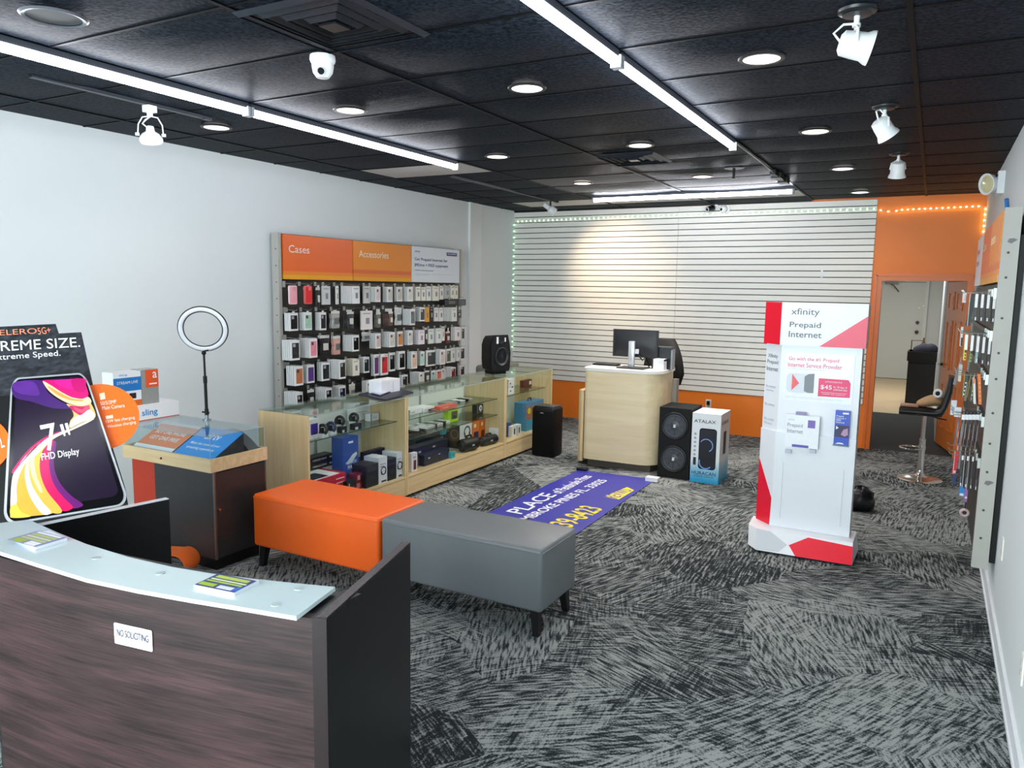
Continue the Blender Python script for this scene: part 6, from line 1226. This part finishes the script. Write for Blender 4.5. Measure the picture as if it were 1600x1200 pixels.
# ---- right rack
RXR = .325; rr0, rr1 = 5.225, 8.09
rb = [fx(1545, y_, RXR).z for y_ in (459, 520, 585, 652, 712)]
rb = [fy(1540, y_, 5.6).z for y_ in (457, 519, 583, 645, 706)]
RR = rack('long rack on the right wall with orange headers and hanging accessories', RXR, -1, rr0, rr1, 2.372, .265, 1.945, XR, rb)
for z in (.45, .62, .85, 1.02, 1.2, 1.4, 1.55, 1.75, 1.98, 2.12): MB().cyl((RXR+.02, rr0-.055, z), (RXR+.02, rr0-.057, z), .007).build('screw_hole', mat('3a3a3a', .5), RR)
for z in (.78, 2.18): Face((RXR+.01, rr0-.055, z), (1, 0, 0), VERT).poly([(0, 0), (.02, -.01), (.05, .012), (.03, .02), (.008, .018)], mat('6f6a6c', .5), RR, 'worn_patch')
MB().box(RXR+.075, XR-.002, rr0-.03, rr1, .30, 2.22).build('rack_gap_shade', BLACK, RR)  # added black slab stands for the dark frame and shadow behind the rack
hw_ = (rr1-rr0)/3
for i, (m_, wd, c_) in enumerate(((H2, 'Accessories', 'ffd9b8'), (H1, 'Cases', 'ffd9b8'), (H3, 'Prepaid', 'e0607a'))):
    ya_, yb2 = rr0+hw_*i, rr0+hw_*(i+1); h = header(RR, RXR, -1, ya_, yb2, 1.955, 2.362, m_); f = Face((RXR-.02, yb2-.006, 1.955), (0, -1, 0), VERT)
    f.txt(wd, .1*hw_, .25, .45*hw_, .07, mat(c_, .5), h, .01)
    if i == 2: f.txt('Internet', .1*hw_, .17, .45*hw_, .05, mat('c9808f', .5), h, 0)
MB().tube([(RXR, rr0+.02, 2.365), (RXR-.01, rr0-.02, 2.42)], .012).build('blue_tie', mat('2f6fb0', .4), RR)
CNT = {}
def rgoods(x0, yt, x1, yb2, Y, dep, col, label, parts=(), lean=0.0):
    """thin package hanging on a right-rack hook, edge towards the room's front"""
    p0, p1 = fy(x0, yb2, Y), fy(x1, yt, Y); t = thing('accessory_box', label, 'package', ((p0.x+p1.x)/2, Y+dep/2, p0.z), group='packages on the right wall rack')
    w, H = p1.x-p0.x, p1.z-p0.z
    MB().prism([(p0.x, Y, p0.z), (p1.x-.002, Y, p0.z), (p1.x-.002+lean, Y, p1.z), (p0.x+lean, Y, p1.z)], (0, dep, 0)).build('box_body', mat(col, .4, noise=.04), t)
    f = Face((p0.x, Y, p0.z), (1, 0, 0), VERT)
    for q in parts:
        L = lean*(q[1]+q[3])/2
        f.rect(q[0]*w+L, q[1]*H, q[2]*w+L, q[3]*H, mat(q[4], .5), t, q[5] if len(q) > 5 else 'label_strip')
    hz = min(rb, key=lambda z: abs(z-p1.z-.02))
    if hz > p1.z+.004: MB().box((p0.x+p1.x)/2-.002+lean, (p0.x+p1.x)/2+lean, Y+dep/2-.012, Y+dep/2+.012, p1.z, hz).build('hang_tab', mat('dfe2e2', .4), t)
    return t
def rhook(z, y, x): MB().tube([(RXR-.02, y, z), (x, y, z-.004), (x-.012, y, z+.012)], .003, 6).box(RXR-.03, RXR-.02, y-.018, y+.018, z-.025, z+.02).build('hook', HOOKM, RR)
for z in rb:
    for y in (5.42, 5.55, 5.75): rhook(z, y, .16)
for i in range(4):
    x = 1520.5+9.2*i; rgoods(x, 459+i*.6, x+8.6, 502+i*.8, 5.36, .115, '15171b', f'dark white-topped box, {ORD[i]} from left, top row of the right rack', [(.02, .50, .98, .99, 'f3f3f6', 'white_card'), (.45, .04, .9, .16, 'e4e6ea'), (.4, .2, .6, .45, '5a5e66')])
rgoods(1508, 459, 1521, 509, 5.72, .02, '121519', 'large black case hanging behind the white topped boxes, right rack', [(0, 0, .14, 1, 'd8d6d0')], .02)
rgoods(1503.5, 457.5, 1511, 473, 6.55, .1, 'ece6ea', 'small white package at the far end of the top row, right rack', [(.5, .2, .9, .8, 'd9c0cc')])
for i, c_ in enumerate(('d9c23a', '8d9a3e', '8fa8b0', '171a20', '171a20')):
    x = 1505+9.0*i; rgoods(x, 523+i*1.2, x+8.2, 563+i*2.2, 5.40, .115, c_, f'white carded box, {ORD[i]} from left, second row of the right rack', [(.0, .42, 1, 1, 'f4f4f6', 'white_card')]+([(.35, .05, .7, .12, '20221c'), (.35, .18, .7, .25, '20221c'), (.2, .3, .9, .40, '2a2c20')] if i < 2 else [(.45, .04, .85, .16, 'e4e6ea')]))
rgoods(1499.5, 511, 1506, 541, 6.2, .1, 'eceaea', 'tall white package at the far end of the second row, right rack', [(.3, .02, .9, .45, '23232c')])
rgoods(1489.5, 566, 1497, 601, 6.9, .1, '8a8794', 'grey slab shaped package at the far end of the third row, right rack', [], .03)
rgoods(1497, 570, 1504, 596, 6.25, .1, 'e6dcc0', 'cream bag in the third row, right rack', [(.0, .6, 1, 1, 'cfd6da', 'clear_top')])
for i, (x0, x1, yt, yb2, c_, lb) in enumerate(((1502, 1510.5, 583, 620, '24261f', 'black box with yellow edge'), (1510.5, 1515, 584, 621, 'a7a63c', 'olive yellow box'), (1515, 1521.5, 590, 627, '25261f', 'second black box with yellow edge'))):
    rgoods(x0, yt, x1, yb2, 5.5, .1, c_, f'{lb} in the third row, right rack', [(.0, .0, .12, 1, 'c6c24a')]+[(.4, .08+.16*k, .8, .14+.16*k, 'e4e2d2') for k in range(4) if i != 1], .012)
rgoods(1521.5, 592, 1529, 631, 5.38, .1, 'e4e4e6', 'white box with an orange corner leaning in the third row, right rack', [(.0, .8, .6, 1, 'ef7a22')], -.015)
rgoods(1529, 585, 1539, 632, 5.37, .1, 'f2761c', 'bright orange box with white dots leaning in the third row, right rack', [(.4, .12+.14*k, .6, .16+.14*k, 'fbd9b8', 'printed_dot') for k in range(5)], -.02)
rgoods(1484.5, 626, 1496, 648, 5.9, .01, 'e2e4ee', 'white price envelope sticking out below the third row, right rack', [(.1, .3, .9, .5, 'b5b9c8')])
rgoods(1490.5, 637, 1503, 651, 5.6, .01, 'e9eaf0', 'second white price envelope below the third row, right rack', [(.2, .3, .9, .5, 'c5c9d4')])
for i in range(6):
    x = 1490.5+6.1*i; rgoods(x, 654+i*.9, x+5.9, 695+i*1.5, 5.40, .115, '4c4852', f'grey box with white writing, {ORD[i]} from left, fourth row, right rack', [(.0, .0, .09, .95, 'a9a7b0', 'pale_edge'), (.42, .30, .62, .85, 'c9c7d0', 'white_writing')], .014)
for i in range(5):
    x = 1503+5.6*i; p = fy(x, 648, 5.39); t = thing('price_tag', f'small white price tag above the grey boxes, {ORD[i]} from left, right rack', 'tag', p, group='white price tags on the right rack hooks')
    MB().box(p.x, p.x+.018, 5.385, 5.388, p.z-.03, p.z+.002).build('tag_card', PAPER, t); MB().torus((p.x+.009, 5.388, p.z+.012), .010, .003, (0, 1, 0), 16, 6).build('tag_ring', DARK, t)
rgoods(1487, 704, 1497, 740, 6.0, .02, 'e01a36', 'red case with a pale edge in the bottom row, right rack', [(0, 0, .15, 1, 'f0c9c9'), (.3, .04, .8, .14, 'f6d5d5')], .012)
rgoods(1488, 741, 1495, 757, 6.3, .05, '2c3f74', 'small dark blue package under the red case, right rack')
for i in range(4):
    x = 1498.5+8.0*i; rgoods(x, 712+i*.9, x+7.6, 760+i*2, 5.38, .115, '2c343f', f'slate box with white hanger, {ORD[i]} from left, bottom row, right rack', [(.0, .86, 1, 1, 'e9eaec', 'white_hanger'), (.4, .02, .85, .12, 'eef0f2'), (.42, .15, .6, .32, '9aa2ac')])
rgoods(1498.5, 763, 1508, 774, 5.75, .06, '2a86c8', 'bright blue package below the slate boxes, right rack', [(.1, .0, .8, .3, 'e4ecf2')])
rgoods(1506, 766, 1513, 784, 5.7, .05, 'a06ab0', 'purple and pink package below the slate boxes, right rack', [(.2, .3, .8, .45, 'f0e6f2')])
p = fy(1507, 801, 5.8); t = thing('ring_holder', 'pink and brown ring gadget hanging lowest on the right rack', 'gadget', p)
MB().torus(p, .022, .009, (0, 1, .2), 24, 8).build('ring', mat('d9b9b8', .4), t); MB().tube([(p.x, 5.8, p.z+.03), (p.x+.002, 5.8, p.z+.13)], .004, 6).build('hang_strap', DARK, t); MB().cyl((p.x, 5.795, p.z), (p.x, 5.805, p.z), .012).build('centre', mat('2a1a1a', .4), t)
